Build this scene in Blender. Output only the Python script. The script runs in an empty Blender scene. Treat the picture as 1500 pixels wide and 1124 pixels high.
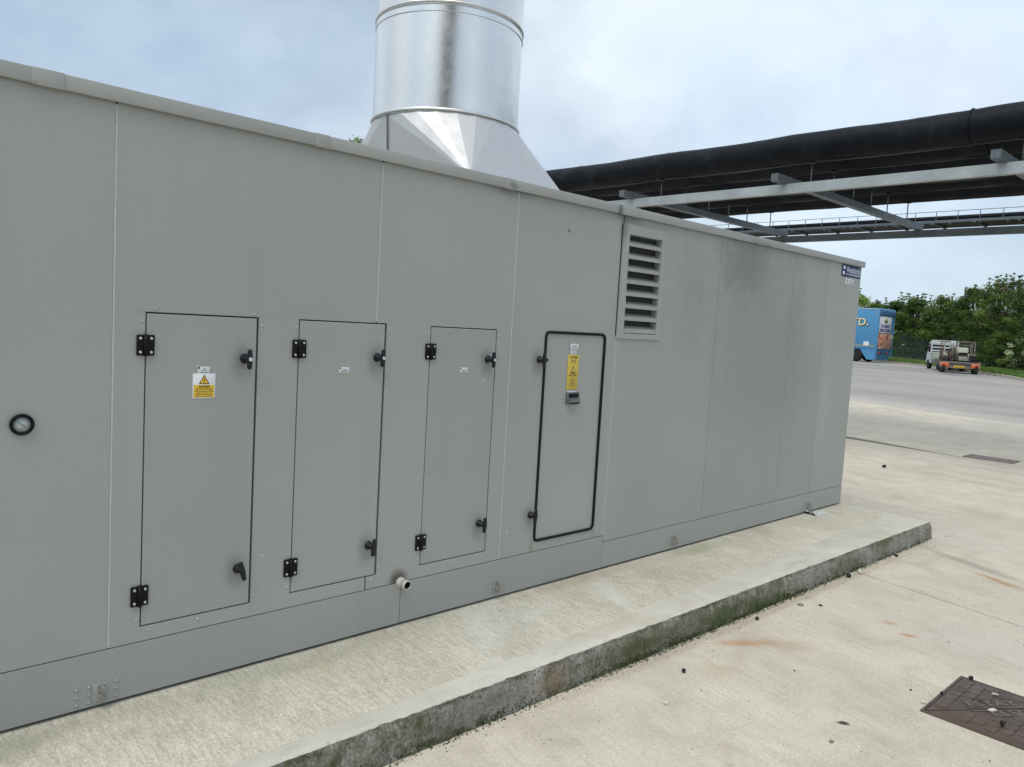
import bpy, bmesh, math, random
import numpy as np
from mathutils import Vector, Matrix, noise

random.seed(7)
rng = np.random.default_rng(7)
scene = bpy.context.scene
COL = scene.collection
R = math.radians
PI = math.pi

# ------------------------------------------------------------------ camera
cam_data = bpy.data.cameras.new('camera')
cam = bpy.data.objects.new('camera', cam_data)
COL.objects.link(cam)
right = Vector((0.72708766, -0.68416284, 0.05713794))
down = Vector((-0.01203258, -0.09591153, -0.99531713))
fwd = Vector((0.68643918, 0.72299529, -0.07796833))
m3 = Matrix((right, -down, -fwd)).transposed()
cam.matrix_world = Matrix.Translation((0, -3.155, 1.75)) @ m3.to_4x4()
cam_data.sensor_width = 36.0
cam_data.lens = 36.0 * 1124.7 / 1500.0
cam_data.clip_start = 0.05
cam_data.clip_end = 3000
scene.camera = cam

# ------------------------------------------------------------------ sky and sun
SUN_EL, SUN_AZ = R(62), R(256)          # azimuth measured clockwise from +Y
world = bpy.data.worlds.new('World')
scene.world = world
world.use_nodes = True
wn, wl = world.node_tree.nodes, world.node_tree.links
wn.clear()
w_out = wn.new('ShaderNodeOutputWorld')
sky = wn.new('ShaderNodeTexSky')
sky.sky_type = 'NISHITA'
sky.sun_disc = False
sky.sun_elevation = SUN_EL
sky.sun_rotation = SUN_AZ
sky.air_density = 1.0
sky.dust_density = 1.6
bg_sky = wn.new('ShaderNodeBackground'); bg_sky.inputs['Strength'].default_value = 0.09
wl.new(sky.outputs['Color'], bg_sky.inputs['Color'])
tc = wn.new('ShaderNodeTexCoord')
sep = wn.new('ShaderNodeSeparateXYZ'); wl.new(tc.outputs['Generated'], sep.inputs[0])
addz = wn.new('ShaderNodeMath'); addz.operation = 'MAXIMUM'; addz.inputs[1].default_value = 0.0
wl.new(sep.outputs['Z'], addz.inputs[0])
addz2 = wn.new('ShaderNodeMath'); addz2.operation = 'ADD'; addz2.inputs[1].default_value = 0.50
wl.new(addz.outputs[0], addz2.inputs[0])
dx = wn.new('ShaderNodeMath'); dx.operation = 'DIVIDE'
dy = wn.new('ShaderNodeMath'); dy.operation = 'DIVIDE'
wl.new(sep.outputs['X'], dx.inputs[0]); wl.new(addz2.outputs[0], dx.inputs[1])
wl.new(sep.outputs['Y'], dy.inputs[0]); wl.new(addz2.outputs[0], dy.inputs[1])
comb = wn.new('ShaderNodeCombineXYZ')
wl.new(dx.outputs[0], comb.inputs[0]); wl.new(dy.outputs[0], comb.inputs[1])


def wnoise(scale, detail, rough, lac=2.0, off=0.0, dist=0.0):
    n = wn.new('ShaderNodeTexNoise')
    n.inputs['Scale'].default_value = scale
    n.inputs['Detail'].default_value = detail
    n.inputs['Roughness'].default_value = rough
    n.inputs['Distortion'].default_value = dist
    mp = wn.new('ShaderNodeMapping'); mp.inputs['Location'].default_value = (off, off * 0.7, off * 0.3)
    wl.new(comb.outputs[0], mp.inputs[0]); wl.new(mp.outputs[0], n.inputs['Vector'])
    return n


n_cover = wnoise(1.7, 7, 0.50, off=3.1, dist=0.25)
r_cover = wn.new('ShaderNodeValToRGB')
r_cover.color_ramp.elements[0].position = 0.34; r_cover.color_ramp.elements[0].color = (0.42, 0.42, 0.42, 1)
r_cover.color_ramp.elements[1].position = 0.56; r_cover.color_ramp.elements[1].color = (0.97, 0.97, 0.97, 1)
wl.new(n_cover.outputs['Fac'], r_cover.inputs[0])
n_shade = wnoise(1.5, 6, 0.48, off=14.4, dist=0.3)
r_shade = wn.new('ShaderNodeValToRGB')
r_shade.color_ramp.elements[0].position = 0.36; r_shade.color_ramp.elements[0].color = (0.55, 0.675, 0.80, 1)
r_shade.color_ramp.elements[1].position = 0.64; r_shade.color_ramp.elements[1].color = (0.745, 0.825, 0.90, 1)
e = r_shade.color_ramp.elements.new(0.5); e.color = (0.64, 0.755, 0.865, 1)
wl.new(n_shade.outputs['Fac'], r_shade.inputs[0])
bg_cl = wn.new('ShaderNodeBackground'); bg_cl.inputs['Strength'].default_value = 0.90
wl.new(r_shade.outputs[0], bg_cl.inputs['Color'])
mixw = wn.new('ShaderNodeMixShader')
wl.new(r_cover.outputs[0], mixw.inputs[0])
wl.new(bg_sky.outputs[0], mixw.inputs[1]); wl.new(bg_cl.outputs[0], mixw.inputs[2])
wl.new(mixw.outputs[0], w_out.inputs['Surface'])

sun_data = bpy.data.lights.new('sun', 'SUN')
sun_data.energy = 1.5
sun_data.angle = R(48)
sun_data.color = (1.0, 0.93, 0.82)
sun = bpy.data.objects.new('sun', sun_data)
COL.objects.link(sun)
sd = Vector((math.sin(SUN_AZ) * math.cos(SUN_EL), math.cos(SUN_AZ) * math.cos(SUN_EL), math.sin(SUN_EL)))
sun.rotation_euler = (-sd).to_track_quat('-Z', 'Y').to_euler()
sun.location = (0, 0, 40)

vs = scene.view_settings
vs.view_transform = 'Standard'
vs.look = 'None'
vs.gamma = 1.0
vs.use_curve_mapping = False
vs.exposure = 0.42


# ------------------------------------------------------------------ materials
class NT:
    """small node-tree helper"""
    def __init__(self, name):
        self.m = bpy.data.materials.new(name)
        self.m.use_nodes = True
        self.n, self.l = self.m.node_tree.nodes, self.m.node_tree.links
        self.b = self.n['Principled BSDF']
        self.pos = None

    def P(self):
        if self.pos is None:
            self.pos = self.n.new('ShaderNodeNewGeometry').outputs['Position']
        return self.pos

    def obj(self):
        return self.n.new('ShaderNodeTexCoord').outputs['Object']

    def mapping(self, vec, scale=(1, 1, 1), rot=(0, 0, 0), loc=(0, 0, 0)):
        mp = self.n.new('ShaderNodeMapping')
        mp.inputs['Scale'].default_value = scale
        mp.inputs['Rotation'].default_value = rot
        mp.inputs['Location'].default_value = loc
        self.l.new(vec, mp.inputs[0])
        return mp.outputs[0]

    def noise(self, vec, scale, detail=4, rough=0.55, dist=0.0):
        t = self.n.new('ShaderNodeTexNoise')
        t.inputs['Scale'].default_value = scale
        t.inputs['Detail'].default_value = detail
        t.inputs['Roughness'].default_value = rough
        t.inputs['Distortion'].default_value = dist
        self.l.new(vec, t.inputs['Vector'])
        return t.outputs['Fac']

    def voro(self, vec, scale, feature='F1'):
        t = self.n.new('ShaderNodeTexVoronoi')
        t.feature = feature
        t.inputs['Scale'].default_value = scale
        self.l.new(vec, t.inputs['Vector'])
        return t

    def ramp(self, fac, *stops):
        r = self.n.new('ShaderNodeValToRGB')
        el = r.color_ramp.elements
        el[0].position, el[0].color = stops[0][0], col4(stops[0][1])
        el[1].position, el[1].color = stops[-1][0], col4(stops[-1][1])
        for s in stops[1:-1]:
            x = el.new(s[0]); x.color = col4(s[1])
        self.l.new(fac, r.inputs[0])
        return r.outputs[0]

    def math(self, op, a, b=None, clamp=False):
        t = self.n.new('ShaderNodeMath'); t.operation = op; t.use_clamp = clamp
        for i, v in enumerate((a, b)):
            if v is None:
                continue
            if isinstance(v, (int, float)):
                t.inputs[i].default_value = v
            else:
                self.l.new(v, t.inputs[i])
        return t.outputs[0]

    def mix(self, fac, a, b, mode='MIX'):
        t = self.n.new('ShaderNodeMix'); t.data_type = 'RGBA'; t.blend_type = mode
        self.put(t.inputs[0], fac)
        self.put(t.inputs[6], a); self.put(t.inputs[7], b)
        return t.outputs[2]

    def put(self, sock, v):
        if isinstance(v, (int, float)):
            sock.default_value = v
        elif isinstance(v, (tuple, list)):
            sock.default_value = col4(v)
        else:
            self.l.new(v, sock)

    def spot(self, c, rad, rotz=0.0, wob=0.6, nscale=9.0, edge=0.5, hard=0.15):
        """0..1 mask of a spot with a ragged outline around a world point"""
        mp = self.n.new('ShaderNodeMapping'); mp.vector_type = 'TEXTURE'
        mp.inputs['Location'].default_value = c
        mp.inputs['Rotation'].default_value = (0, 0, rotz)
        mp.inputs['Scale'].default_value = rad
        self.l.new(self.P(), mp.inputs[0])
        ln = self.n.new('ShaderNodeVectorMath'); ln.operation = 'LENGTH'
        self.l.new(mp.outputs[0], ln.inputs[0])
        nz = self.noise(self.P(), nscale, 4, 0.6)
        d = self.math('ADD', ln.outputs['Value'], self.math('MULTIPLY', self.math('SUBTRACT', nz, 0.5), wob * 2))
        mr = self.n.new('ShaderNodeMapRange'); mr.interpolation_type = 'SMOOTHSTEP'
        self.l.new(d, mr.inputs[0])
        mr.inputs[1].default_value = hard; mr.inputs[2].default_value = 1.0
        mr.inputs[3].default_value = 1.0; mr.inputs[4].default_value = 0.0
        return mr.outputs[0]

    def bump(self, h, strength=0.3, dist=0.01, prev=None):
        b = self.n.new('ShaderNodeBump')
        b.inputs['Strength'].default_value = strength
        b.inputs['Distance'].default_value = dist
        self.l.new(h, b.inputs['Height'])
        if prev is not None:
            self.l.new(prev, b.inputs['Normal'])
        return b.outputs[0]

    def done(self, color=None, rough=None, metal=None, normal=None, spec=None):
        if color is not None: self.put(self.b.inputs['Base Color'], color)
        if rough is not None: self.put(self.b.inputs['Roughness'], rough)
        if metal is not None: self.b.inputs['Metallic'].default_value = metal
        if spec is not None: self.b.inputs['Specular IOR Level'].default_value = spec
        if normal is not None: self.l.new(normal, self.b.inputs['Normal'])
        return self.m


def col4(c):
    return (c[0], c[1], c[2], 1.0) if len(c) == 3 else c


def plain(name, c, rough=0.6, metal=0.0, var=0.12, scale=6.0, bump=0.0, bscale=80.0, spec=0.5):
    t = NT(name)
    v = t.obj()
    n = t.noise(v, scale, 4, 0.6)
    a = tuple(x * (1 - var) for x in c); b = tuple(min(1, x * (1 + var)) for x in c)
    col = t.ramp(n, (0.3, a), (0.7, b))
    nor = t.bump(t.noise(v, bscale, 3, 0.5), bump, 0.004) if bump else None
    return t.done(col, rough, metal, nor, spec)


def make_wall_paint(name, base, dirt=True, spots=()):
    t = NT(name)
    P = t.P()
    big = t.noise(P, 0.9, 3, 0.5)
    col = t.ramp(big, (0.3, tuple(x * 0.95 for x in base)), (0.7, tuple(x * 1.05 for x in base)))
    rnd = t.n.new('ShaderNodeObjectInfo').outputs['Random']
    col = t.mix(1.0, col, t.ramp(rnd, (0.0, (0.955, 0.955, 0.96)), (1.0, (1.03, 1.03, 1.025))), 'MULTIPLY')
    streak = t.noise(t.mapping(P, (9, 9, 0.35)), 1.0, 4, 0.6)
    col = t.mix(t.math('MULTIPLY', t.ramp(streak, (0.52, (0, 0, 0)), (0.75, (1, 1, 1))), 0.12), col,
                tuple(x * 0.7 for x in base))
    fine = t.noise(P, 45, 3, 0.6)
    col = t.mix(0.025, col, t.ramp(fine, (0.35, (0.2, 0.2, 0.19)), (0.65, (0.6, 0.6, 0.58))))
    # pale specks and tiny chips
    sp = t.voro(P, 14)
    speck = t.math('LESS_THAN', sp.outputs['Distance'], 0.018)
    col = t.mix(t.math('MULTIPLY', speck, 0.45), col, (0.62, 0.63, 0.62))
    for (c, rad, amt, sc) in spots:
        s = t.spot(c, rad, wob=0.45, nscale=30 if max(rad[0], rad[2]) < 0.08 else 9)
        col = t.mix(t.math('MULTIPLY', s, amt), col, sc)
    leather = t.noise(P, 420, 2, 0.5)
    waves = t.noise(P, 1.7, 2, 0.4)
    nor = t.bump(leather, 0.05, 0.0008)
    nor = t.bump(waves, 0.5, 0.006, nor)
    rg = t.ramp(t.noise(P, 3.0, 4, 0.6), (0.3, (0.33, 0.33, 0.33)), (0.7, (0.45, 0.45, 0.45)))
    return t.done(col, rg, 0.0, nor, 0.42)


GREY = (0.352, 0.362, 0.344)
DK = (0.10, 0.105, 0.10)
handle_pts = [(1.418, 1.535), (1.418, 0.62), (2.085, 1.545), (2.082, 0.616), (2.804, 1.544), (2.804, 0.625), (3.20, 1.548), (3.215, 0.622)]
wall_stains_and_shade = [((hx - 0.012, 0, hz - 0.02), (0.065, 0.5, 0.11), 0.34, DK) for hx, hz in handle_pts]
wall_stains_and_shade += [
    ((3.90, 0, 2.44), (0.05, 0.4, 0.26), 0.5, DK),
    ((3.95, 0, 2.47), (0.22, 0.4, 0.05), 0.5, DK),
    ((5.42, 0, 2.32), (0.55, 0.4, 0.40), 0.42, DK),  # grime smudge, with shade of the pipe rack painted into it
    ((5.7, 0, 1.75), (1.3, 0.4, 1.3), 0.17, DK),  # broad painted shade, standing in for the rack and pipes overhead
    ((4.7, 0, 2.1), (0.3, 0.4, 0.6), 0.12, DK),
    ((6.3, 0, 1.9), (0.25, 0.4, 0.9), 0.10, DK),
    ((2.92, 0, 2.47), (0.22, 0.4, 0.04), 0.4, DK),
    ((2.268, 0, 0.402), (0.075, 0.4, 0.080), 0.92, (0.08, 0.06, 0.04)),
    ((2.275, 0, 0.27), (0.05, 0.4, 0.16), 0.25, (0.12, 0.10, 0.07)),
    ((3.23, 0, 0.40), (0.03, 0.4, 0.12), 0.4, (0.20, 0.16, 0.12)),
    ((3.80, 0, 0.39), (0.04, 0.4, 0.10), 0.35, (0.2, 0.19, 0.17)),
    ((1.575, 0, 0.305), (0.055, 0.4, 0.022), 0.65, (0.16, 0.15, 0.14)),
    ((3.393, 0, 2.319), (0.012, 0.3, 0.02), 0.9, (0.02, 0.02, 0.02)),
    ((1.53, 0, 0.66), (0.018, 0.3, 0.010), 0.5, (0.6, 0.6, 0.58)),
    ((3.02, 0, 0.54), (0.012, 0.3, 0.014), 0.6, (0.65, 0.64, 0.6)),
    ((2.78, 0, 1.43), (0.010, 0.3, 0.010), 0.7, (0.65, 0.66, 0.64)),
    ((7.0, 0, 1.2), (0.10, 0.4, 1.2), 0.12, (0.55, 0.56, 0.55)),
]
M_WALL = make_wall_paint('painted_panel', GREY, spots=wall_stains_and_shade)
M_RAIL = make_wall_paint('painted_base_rail', tuple(x * 0.985 for x in GREY), spots=wall_stains_and_shade[9:14])
M_CAP = make_wall_paint('painted_capping', (0.352, 0.358, 0.340),
                        spots=[((3.83, 0, 2.5), (0.035, 0.5, 0.07), 0.8, DK), ((2.9, 0, 2.5), (0.05, 0.5, 0.03), 0.5, DK),
                                ((5.6, 0, 2.49), (0.25, 0.4, 0.03), 0.3, DK)])
M_DARKIN = plain('dark_recess', (0.012, 0.012, 0.012), 0.9)
M_GAPSHADE = plain('louvre_gap_shade', (0.035, 0.036, 0.035), 0.8)
M_CASING = plain('casing_steel', (0.10, 0.105, 0.10), 0.7)
M_SEAL = plain('pale_sealant', (0.50, 0.51, 0.50), 0.6, var=0.15, scale=30)
M_BLACKP = plain('black_plastic', (0.006, 0.006, 0.0065), 0.45, var=0.2, spec=0.18)
M_RUBBER = plain('black_rubber', (0.009, 0.009, 0.009), 0.6, var=0.25, bump=0.1, spec=0.2)
M_NAVYP = plain('dark_handle_plastic', (0.010, 0.012, 0.017), 0.38, var=0.2, spec=0.3)
M_SCREW = plain('screw_steel', (0.62, 0.62, 0.60), 0.35, 0.9)
M_GALV2 = plain('worn_lug_steel', (0.36, 0.34, 0.32), 0.5, 0.6, var=0.3, scale=40)
M_WHITE = plain('white_print', (0.74, 0.76, 0.78), 0.4, var=0.04)
M_TAG = plain('pale_tag', (0.62, 0.68, 0.68), 0.4, var=0.05)
M_YELLOW = plain('yellow_print', (0.78, 0.50, 0.02), 0.45, var=0.06)
M_YELLOW2 = plain('faded_yellow_print', (0.62, 0.46, 0.07), 0.45, var=0.10)
M_INK = plain('black_ink', (0.015, 0.014, 0.012), 0.5)
M_FADEINK = plain('faded_ink', (0.20, 0.15, 0.06), 0.5)
M_GREYINK = plain('grey_ink', (0.25, 0.27, 0.30), 0.5)
M_BLUEPL = plain('navy_plate', (0.012, 0.035, 0.14), 0.35, var=0.06)
M_REDINK = plain('red_ink', (0.30, 0.04, 0.05), 0.5)
M_LATCH = plain('latch_metal', (0.20, 0.22, 0.23), 0.35, 0.7, var=0.25, scale=30)
M_PVC = plain('white_pvc', (0.55, 0.53, 0.48), 0.45, var=0.15, scale=40)
M_WIRE = plain('wire', (0.20, 0.20, 0.20), 0.4, 0.6)
M_DIAL = plain('dial_face', (0.50, 0.55, 0.54), 0.25, var=0.06)
M_GLASS = plain('dark_glass', (0.02, 0.025, 0.03), 0.08)


def make_galv(name, base, rough, spangle=60, dirt=0.3, metal=0.85, crinkle=0.1):
    t = NT(name)
    v = t.P()
    vo = t.voro(v, spangle)
    n = t.noise(v, 2.2, 5, 0.6)
    c = t.ramp(n, (0.3, tuple(x * (1 - dirt) for x in base)), (0.7, base))
    c = t.mix(0.08, c, t.ramp(vo.outputs['Color'], (0.2, (0.25, 0.26, 0.27)), (0.8, (0.9, 0.92, 0.94))))
    rr = t.ramp(t.noise(v, 9, 4, 0.6), (0.3, (rough * 0.85,) * 3), (0.7, (rough * 1.2,) * 3))
    nor = t.bump(t.noise(v, 95, 3, 0.6), crinkle, 0.0014)
    nor = t.bump(t.noise(t.mapping(v, (1, 1, 2.5)), 2.6, 3, 0.5), 0.14, 0.008, nor)
    return t.done(c, rr, metal, nor)


M_DRUM = make_galv('bright_galvanised_sheet', (0.84, 0.825, 0.80), 0.29, 240, 0.10, 1.0, 0.30)
M_HOOD = make_galv('dull_galvanised_sheet', (0.60, 0.605, 0.618), 0.55, 220, 0.07, 0.68, 0.05)
M_STEEL = make_galv('galvanised_beam', (0.42, 0.46, 0.47), 0.5, 60, 0.35, 0.55)
M_STEELD = make_galv('shaded_galvanised_steel', (0.095, 0.122, 0.145), 0.5, 60, 0.35, 0.4)  # darker copy of the galvanised steel, its shade put into the colour


def make_lagging():
    t = NT('black_pipe_lagging')
    v = t.P()
    n = t.noise(v, 3.0, 6, 0.65, 0.4)
    c = t.ramp(n, (0.3, (0.0040, 0.0055, 0.0085)), (0.55, (0.0070, 0.009, 0.013)), (0.80, (0.024, 0.027, 0.033)))
    w = t.noise(t.mapping(v, (2, 6, 2)), 2.0, 5, 0.6, 0.8)
    nor = t.bump(w, 0.4, 0.02)
    nor = t.bump(t.noise(v, 70, 3, 0.6), 0.15, 0.003, nor)
    return t.done(c, 0.45, 0.0, nor, 0.13)


M_LAG = make_lagging()
M_RUSTDK = plain('dark_brown_deck', (0.05, 0.042, 0.038), 0.8, var=0.3, scale=2)
M_LAGTAPE = plain('lagging_seam_tape', (0.03, 0.027, 0.025), 0.6)


def make_concrete(name, base, dark, light, rot, streak=0.5, spots=(), dash=(42, 1.5), gritty=1.0):
    t = NT(name)
    P = t.P()
    Pr = t.mapping(P, (1, 1, 1), (0, 0, rot))
    big = t.noise(P, 0.55, 5, 0.6)
    col = t.ramp(big, (0.3, dark), (0.5, base), (0.72, light))
    mid = t.noise(t.mapping(Pr, (1.4, 0.75, 1)), 1.3, 6, 0.62, 0.4)
    col = t.mix(0.38, col, t.ramp(mid, (0.32, tuple(x * 0.80 for x in base)), (0.68, tuple(min(1, x * 1.16) for x in base))))
    st = t.noise(t.mapping(Pr, (dash[0], dash[1], 1)), 1.0, 6, 0.66)
    col = t.mix(streak, col, t.mix(1.0, col, t.ramp(st, (0.30, (0.70, 0.69, 0.66)), (0.5, (0.97, 0.97, 0.96)), (0.7, (1.14, 1.13, 1.12))), 'MULTIPLY'))
    grit = t.noise(P, 190, 4, 0.7)
    col = t.mix(1.0, col, t.ramp(grit, (0.28, (0.72, 0.71, 0.69)), (0.5, (1, 1, 1)), (0.75, (1.10, 1.10, 1.10))), 'MULTIPLY')
    lo_, hi_ = 1 - 0.30 * gritty, 1 + 0.20 * gritty
    scab = t.noise(t.mapping(Pr, (1.25, 0.7, 1)), 88, 4, 0.68, 0.4)
    col = t.mix(1.0, col, t.ramp(scab, (0.32, (lo_, lo_, lo_ * 0.985)), (0.5, (1, 1, 1)), (0.66, (hi_, hi_, hi_))), 'MULTIPLY')
    fleck = t.noise(P, 30, 2, 0.5)
    col = t.mix(t.math('MULTIPLY', t.ramp(fleck, (0.70, (0, 0, 0)), (0.76, (1, 1, 1))), 0.45), col, tuple(x * 0.5 for x in base))
    blot = t.noise(t.mapping(Pr, (1.0, 0.85, 1)), 2.9, 7, 0.66, 0.8)
    col = t.mix(1.0, col, t.ramp(blot, (0.30, (0.87, 0.855, 0.82)), (0.5, (1, 1, 1)), (0.70, (1.09, 1.09, 1.10))), 'MULTIPLY')
    vo = t.voro(P, 26)
    pit = t.math('LESS_THAN', vo.outputs['Distance'], 0.055)
    pm = t.math('MULTIPLY', pit, t.ramp(t.noise(P, 1.9, 3, 0.5), (0.5, (0, 0, 0)), (0.62, (1, 1, 1))))
    col = t.mix(t.math('MULTIPLY', pm, 0.55), col, tuple(x * 0.45 for x in base))
    for (c, rad, rz, amt, sc) in spots:
        s = t.spot(c, rad, rz, wob=0.5, nscale=7 if max(rad[:2]) > 0.12 else 22)
        col = t.mix(t.math('MULTIPLY', s, amt), col, sc)
    h = t.math('ADD', t.math('MULTIPLY', st, 0.6), t.math('MULTIPLY', grit, 0.35))
    nor = t.bump(h, 0.42, 0.005)
    return t.done(col, 0.88, 0.0, nor, 0.25)


RUST = (0.42, 0.22, 0.09)
yard_stains = [
    ((4.6, -0.86, 0), (3.4, 0.06, 1), R(-0.6), 0.45, (0.33, 0.27, 0.19)),
    ((5.2, -1.9, 0), (0.8, 0.9, 1), R(-12), 0.30, (0.46, 0.44, 0.40)),
    ((7.9, -0.6, 0), (0.7, 1.6, 1), R(-14), 0.25, (0.46, 0.44, 0.40)),
    ((3.98, -1.03, 0), (0.26, 0.07, 1), R(-35), 0.60, RUST),
    ((4.15, -1.18, 0), (0.28, 0.13, 1), R(-50), 0.36, (0.36, 0.22, 0.13)),
    ((3.55, -1.12, 0), (0.14, 0.10, 1), 0, 0.22, RUST),
    ((4.934, -1.575, 0), (0.075, 0.045, 1), R(-60), 0.75, RUST),
    ((5.046, -1.421, 0), (0.075, 0.04, 1), R(-60), 0.5, RUST),
    ((6.72, -1.60, 0), (0.07, 0.26, 1), R(-24), 0.85, (0.40, 0.25, 0.12)),
    ((3.52, -1.79, 0), (0.045, 0.018, 1), R(-60), 0.85, (0.06, 0.055, 0.05)),
    ((3.05, -0.98, 0), (0.35, 0.16, 1), R(10), 0.25, (0.66, 0.63, 0.57)),
    ((7.05, -1.30, 0), (0.10, 0.80, 1), R(-25), 0.50, (0.25, 0.235, 0.21)),
    ((7.5, -2.3, 0), (0.12, 1.2, 1), R(-25), 0.25, (0.28, 0.26, 0.23)),
    ((9.2, -1.0, 0), (0.4, 2.6, 1), R(-14), 0.16, (0.30, 0.28, 0.25)),
    ((11.6, 0.4, 0), (0.18, 3.6, 1), R(-12), 0.20, (0.32, 0.30, 0.27)),
    ((18.5, 3.0, 0), (1.6, 3.5, 1), R(-12), 0.28, (0.34, 0.325, 0.30)),
    ((20.5, 1.5, 0), (1.5, 2.6, 1), R(-12), 0.25, (0.30, 0.30, 0.30)),
    ((19.8, 5.4, 0), (1.2, 1.3, 1), R(-12), 0.22, (0.30, 0.29, 0.28)),
]
JROT = -math.atan(0.19)                       # the bays run a little askew of the unit
M_YARD = make_concrete('brushed_concrete', (0.58, 0.528, 0.44), (0.52, 0.48, 0.41), (0.64, 0.588, 0.50), R(11), 0.36, yard_stains, (44, 2.4), 0.55)
pl_stains = [
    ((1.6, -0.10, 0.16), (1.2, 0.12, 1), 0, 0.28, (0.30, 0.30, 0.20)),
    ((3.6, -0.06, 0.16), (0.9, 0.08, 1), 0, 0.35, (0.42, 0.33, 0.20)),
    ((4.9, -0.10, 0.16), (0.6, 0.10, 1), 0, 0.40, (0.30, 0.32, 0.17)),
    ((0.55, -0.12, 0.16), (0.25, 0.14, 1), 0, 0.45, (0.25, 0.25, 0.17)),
    ((2.6, -0.30, 0.16), (0.5, 0.12, 1), R(60), 0.35, (0.72, 0.70, 0.64)),
    ((3.6, -0.36, 0.16), (0.5, 0.10, 1), R(60), 0.40, (0.72, 0.71, 0.67)),
    ((1.35, -0.35, 0.16), (0.22, 0.12, 1), R(50), 0.22, (0.50, 0.36, 0.28)),
    ((1.75, -0.22, 0.16), (0.16, 0.10, 1), R(50), 0.2, (0.55, 0.40, 0.26)),
]
M_PLTOP = make_concrete('tamped_concrete', (0.575, 0.545, 0.455), (0.505, 0.475, 0.385), (0.65, 0.628, 0.55), R(0), 0.85, pl_stains, (66, 10), 0.8)
M_PLEDGE = make_concrete('trowelled_concrete', (0.565, 0.54, 0.465), (0.515, 0.49, 0.415), (0.61, 0.588, 0.525), R(90), 0.15, (), (42, 1.5), 0.22)


def make_plinth_side():
    t = NT('mossy_concrete_face')
    P = t.P()
    n = t.noise(P, 3.2, 6, 0.65)
    col = t.ramp(n, (0.28, (0.17, 0.16, 0.13)), (0.5, (0.32, 0.305, 0.262)), (0.72, (0.47, 0.455, 0.42)))
    st = t.noise(t.mapping(P, (14, 14, 2.0)), 1.0, 5, 0.65)
    col = t.mix(0.3, col, t.ramp(st, (0.35, (0.12, 0.115, 0.09)), (0.65, (0.42, 0.41, 0.37))))
    fn = t.noise(P, 75, 5, 0.7)
    col = t.mix(1.0, col, t.ramp(fn, (0.33, (0.45, 0.44, 0.42)), (0.5, (0.95, 0.95, 0.95)), (0.68, (1.45, 1.44, 1.42))), 'MULTIPLY')
    g = t.noise(P, 2.1, 5, 0.6)
    g2 = t.noise(P, 17, 4, 0.65)
    gm = t.math('MULTIPLY', t.ramp(g, (0.44, (0, 0, 0)), (0.58, (1, 1, 1))), t.ramp(g2, (0.40, (0, 0, 0)), (0.60, (1, 1, 1))))
    col = t.mix(t.math('MULTIPLY', gm, 0.75), col, (0.075, 0.095, 0.03))
    for c, rad, amt, sc in [((3.35, -0.8, 0.07), (0.55, 0.5, 0.11), 0.62, (0.085, 0.10, 0.032)),
                            ((4.05, -0.8, 0.05), (0.35, 0.5, 0.07), 0.70, (0.07, 0.095, 0.028)),
                            ((4.6, -0.8, 0.04), (0.40, 0.5, 0.06), 0.65, (0.07, 0.10, 0.028)),
                            ((6.6, -0.8, 0.14), (0.45, 0.5, 0.05), 0.60, (0.085, 0.10, 0.03)),
                            ((2.62, -0.8, 0.08), (0.14, 0.5, 0.10), 0.50, (0.26, 0.17, 0.09)),
                            ((2.2, -0.8, 0.08), (0.35, 0.5, 0.10), 0.35, (0.32, 0.32, 0.33)),
                            ((6.9, -0.8, 0.06), (0.7, 0.5, 0.08), 0.40, (0.36, 0.35, 0.33))]:
        s = t.spot(c, rad, 0, wob=0.6, nscale=11)
        col = t.mix(t.math('MULTIPLY', s, amt), col, sc)
    vo = t.voro(P, 34)
    pit = t.math('LESS_THAN', vo.outputs['Distance'], 0.16)
    pm = t.math('MULTIPLY', pit, t.ramp(t.noise(P, 5, 3, 0.5), (0.46, (0, 0, 0)), (0.56, (1, 1, 1))))
    col = t.mix(t.math('MULTIPLY', pm, 0.75), col, (0.03, 0.03, 0.024))
    nor = t.bump(t.noise(P, 42, 6, 0.72), 1.0, 0.02)
    return t.done(col, 0.92, 0.0, nor, 0.2)


M_PLSIDE = make_plinth_side()


def make_asphalt():
    t = NT('worn_asphalt')
    P = t.P()
    big = t.noise(t.mapping(P, (0.7, 0.16, 1), (0, 0, JROT)), 0.6, 6, 0.6)
    col = t.ramp(big, (0.3, (0.275, 0.257, 0.242)), (0.55, (0.345, 0.323, 0.303)), (0.75, (0.41, 0.385, 0.36)))
    pale = t.noise(P, 0.09, 3, 0.5)
    far = t.spot((56, 16, 0), (13, 9, 50), 0, 0.3, 0.3)
    col = t.mix(t.math('MULTIPLY', far, 0.55), col, (0.40, 0.375, 0.345))
    near = t.spot((22.6, 5.5, 0), (2.2, 7.0, 50), JROT, 0.5, 0.8, hard=0.1)
    col = t.mix(t.math('MULTIPLY', near, 0.8), col, (0.50, 0.465, 0.41))
    grit = t.noise(P, 60, 3, 0.7)
    col = t.mix(1.0, col, t.ramp(grit, (0.3, (0.8, 0.8, 0.8)), (0.7, (1.15, 1.15, 1.15))), 'MULTIPLY')
    for (c, rad, rz, amt, sc) in [((44.5, 10.2, 0.4), (2.5, 0.8, 1), R(15), 0.5, (0.06, 0.06, 0.06)),
                                  ((55, 18.5, 0.4), (4.0, 1.0, 1), R(-40), 0.4, (0.10, 0.10, 0.10)),
                                  ((23.6, 0.6, 0.1), (1.8, 2.6, 1), JROT, 0.45, (0.17, 0.17, 0.17))]:
        s = t.spot(c, rad, rz, wob=0.5, nscale=2)
        col = t.mix(t.math('MULTIPLY', s, amt), col, sc)
    nor = t.bump(grit, 0.3, 0.006)
    return t.done(col, 0.85, 0.0, nor, 0.3)


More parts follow.
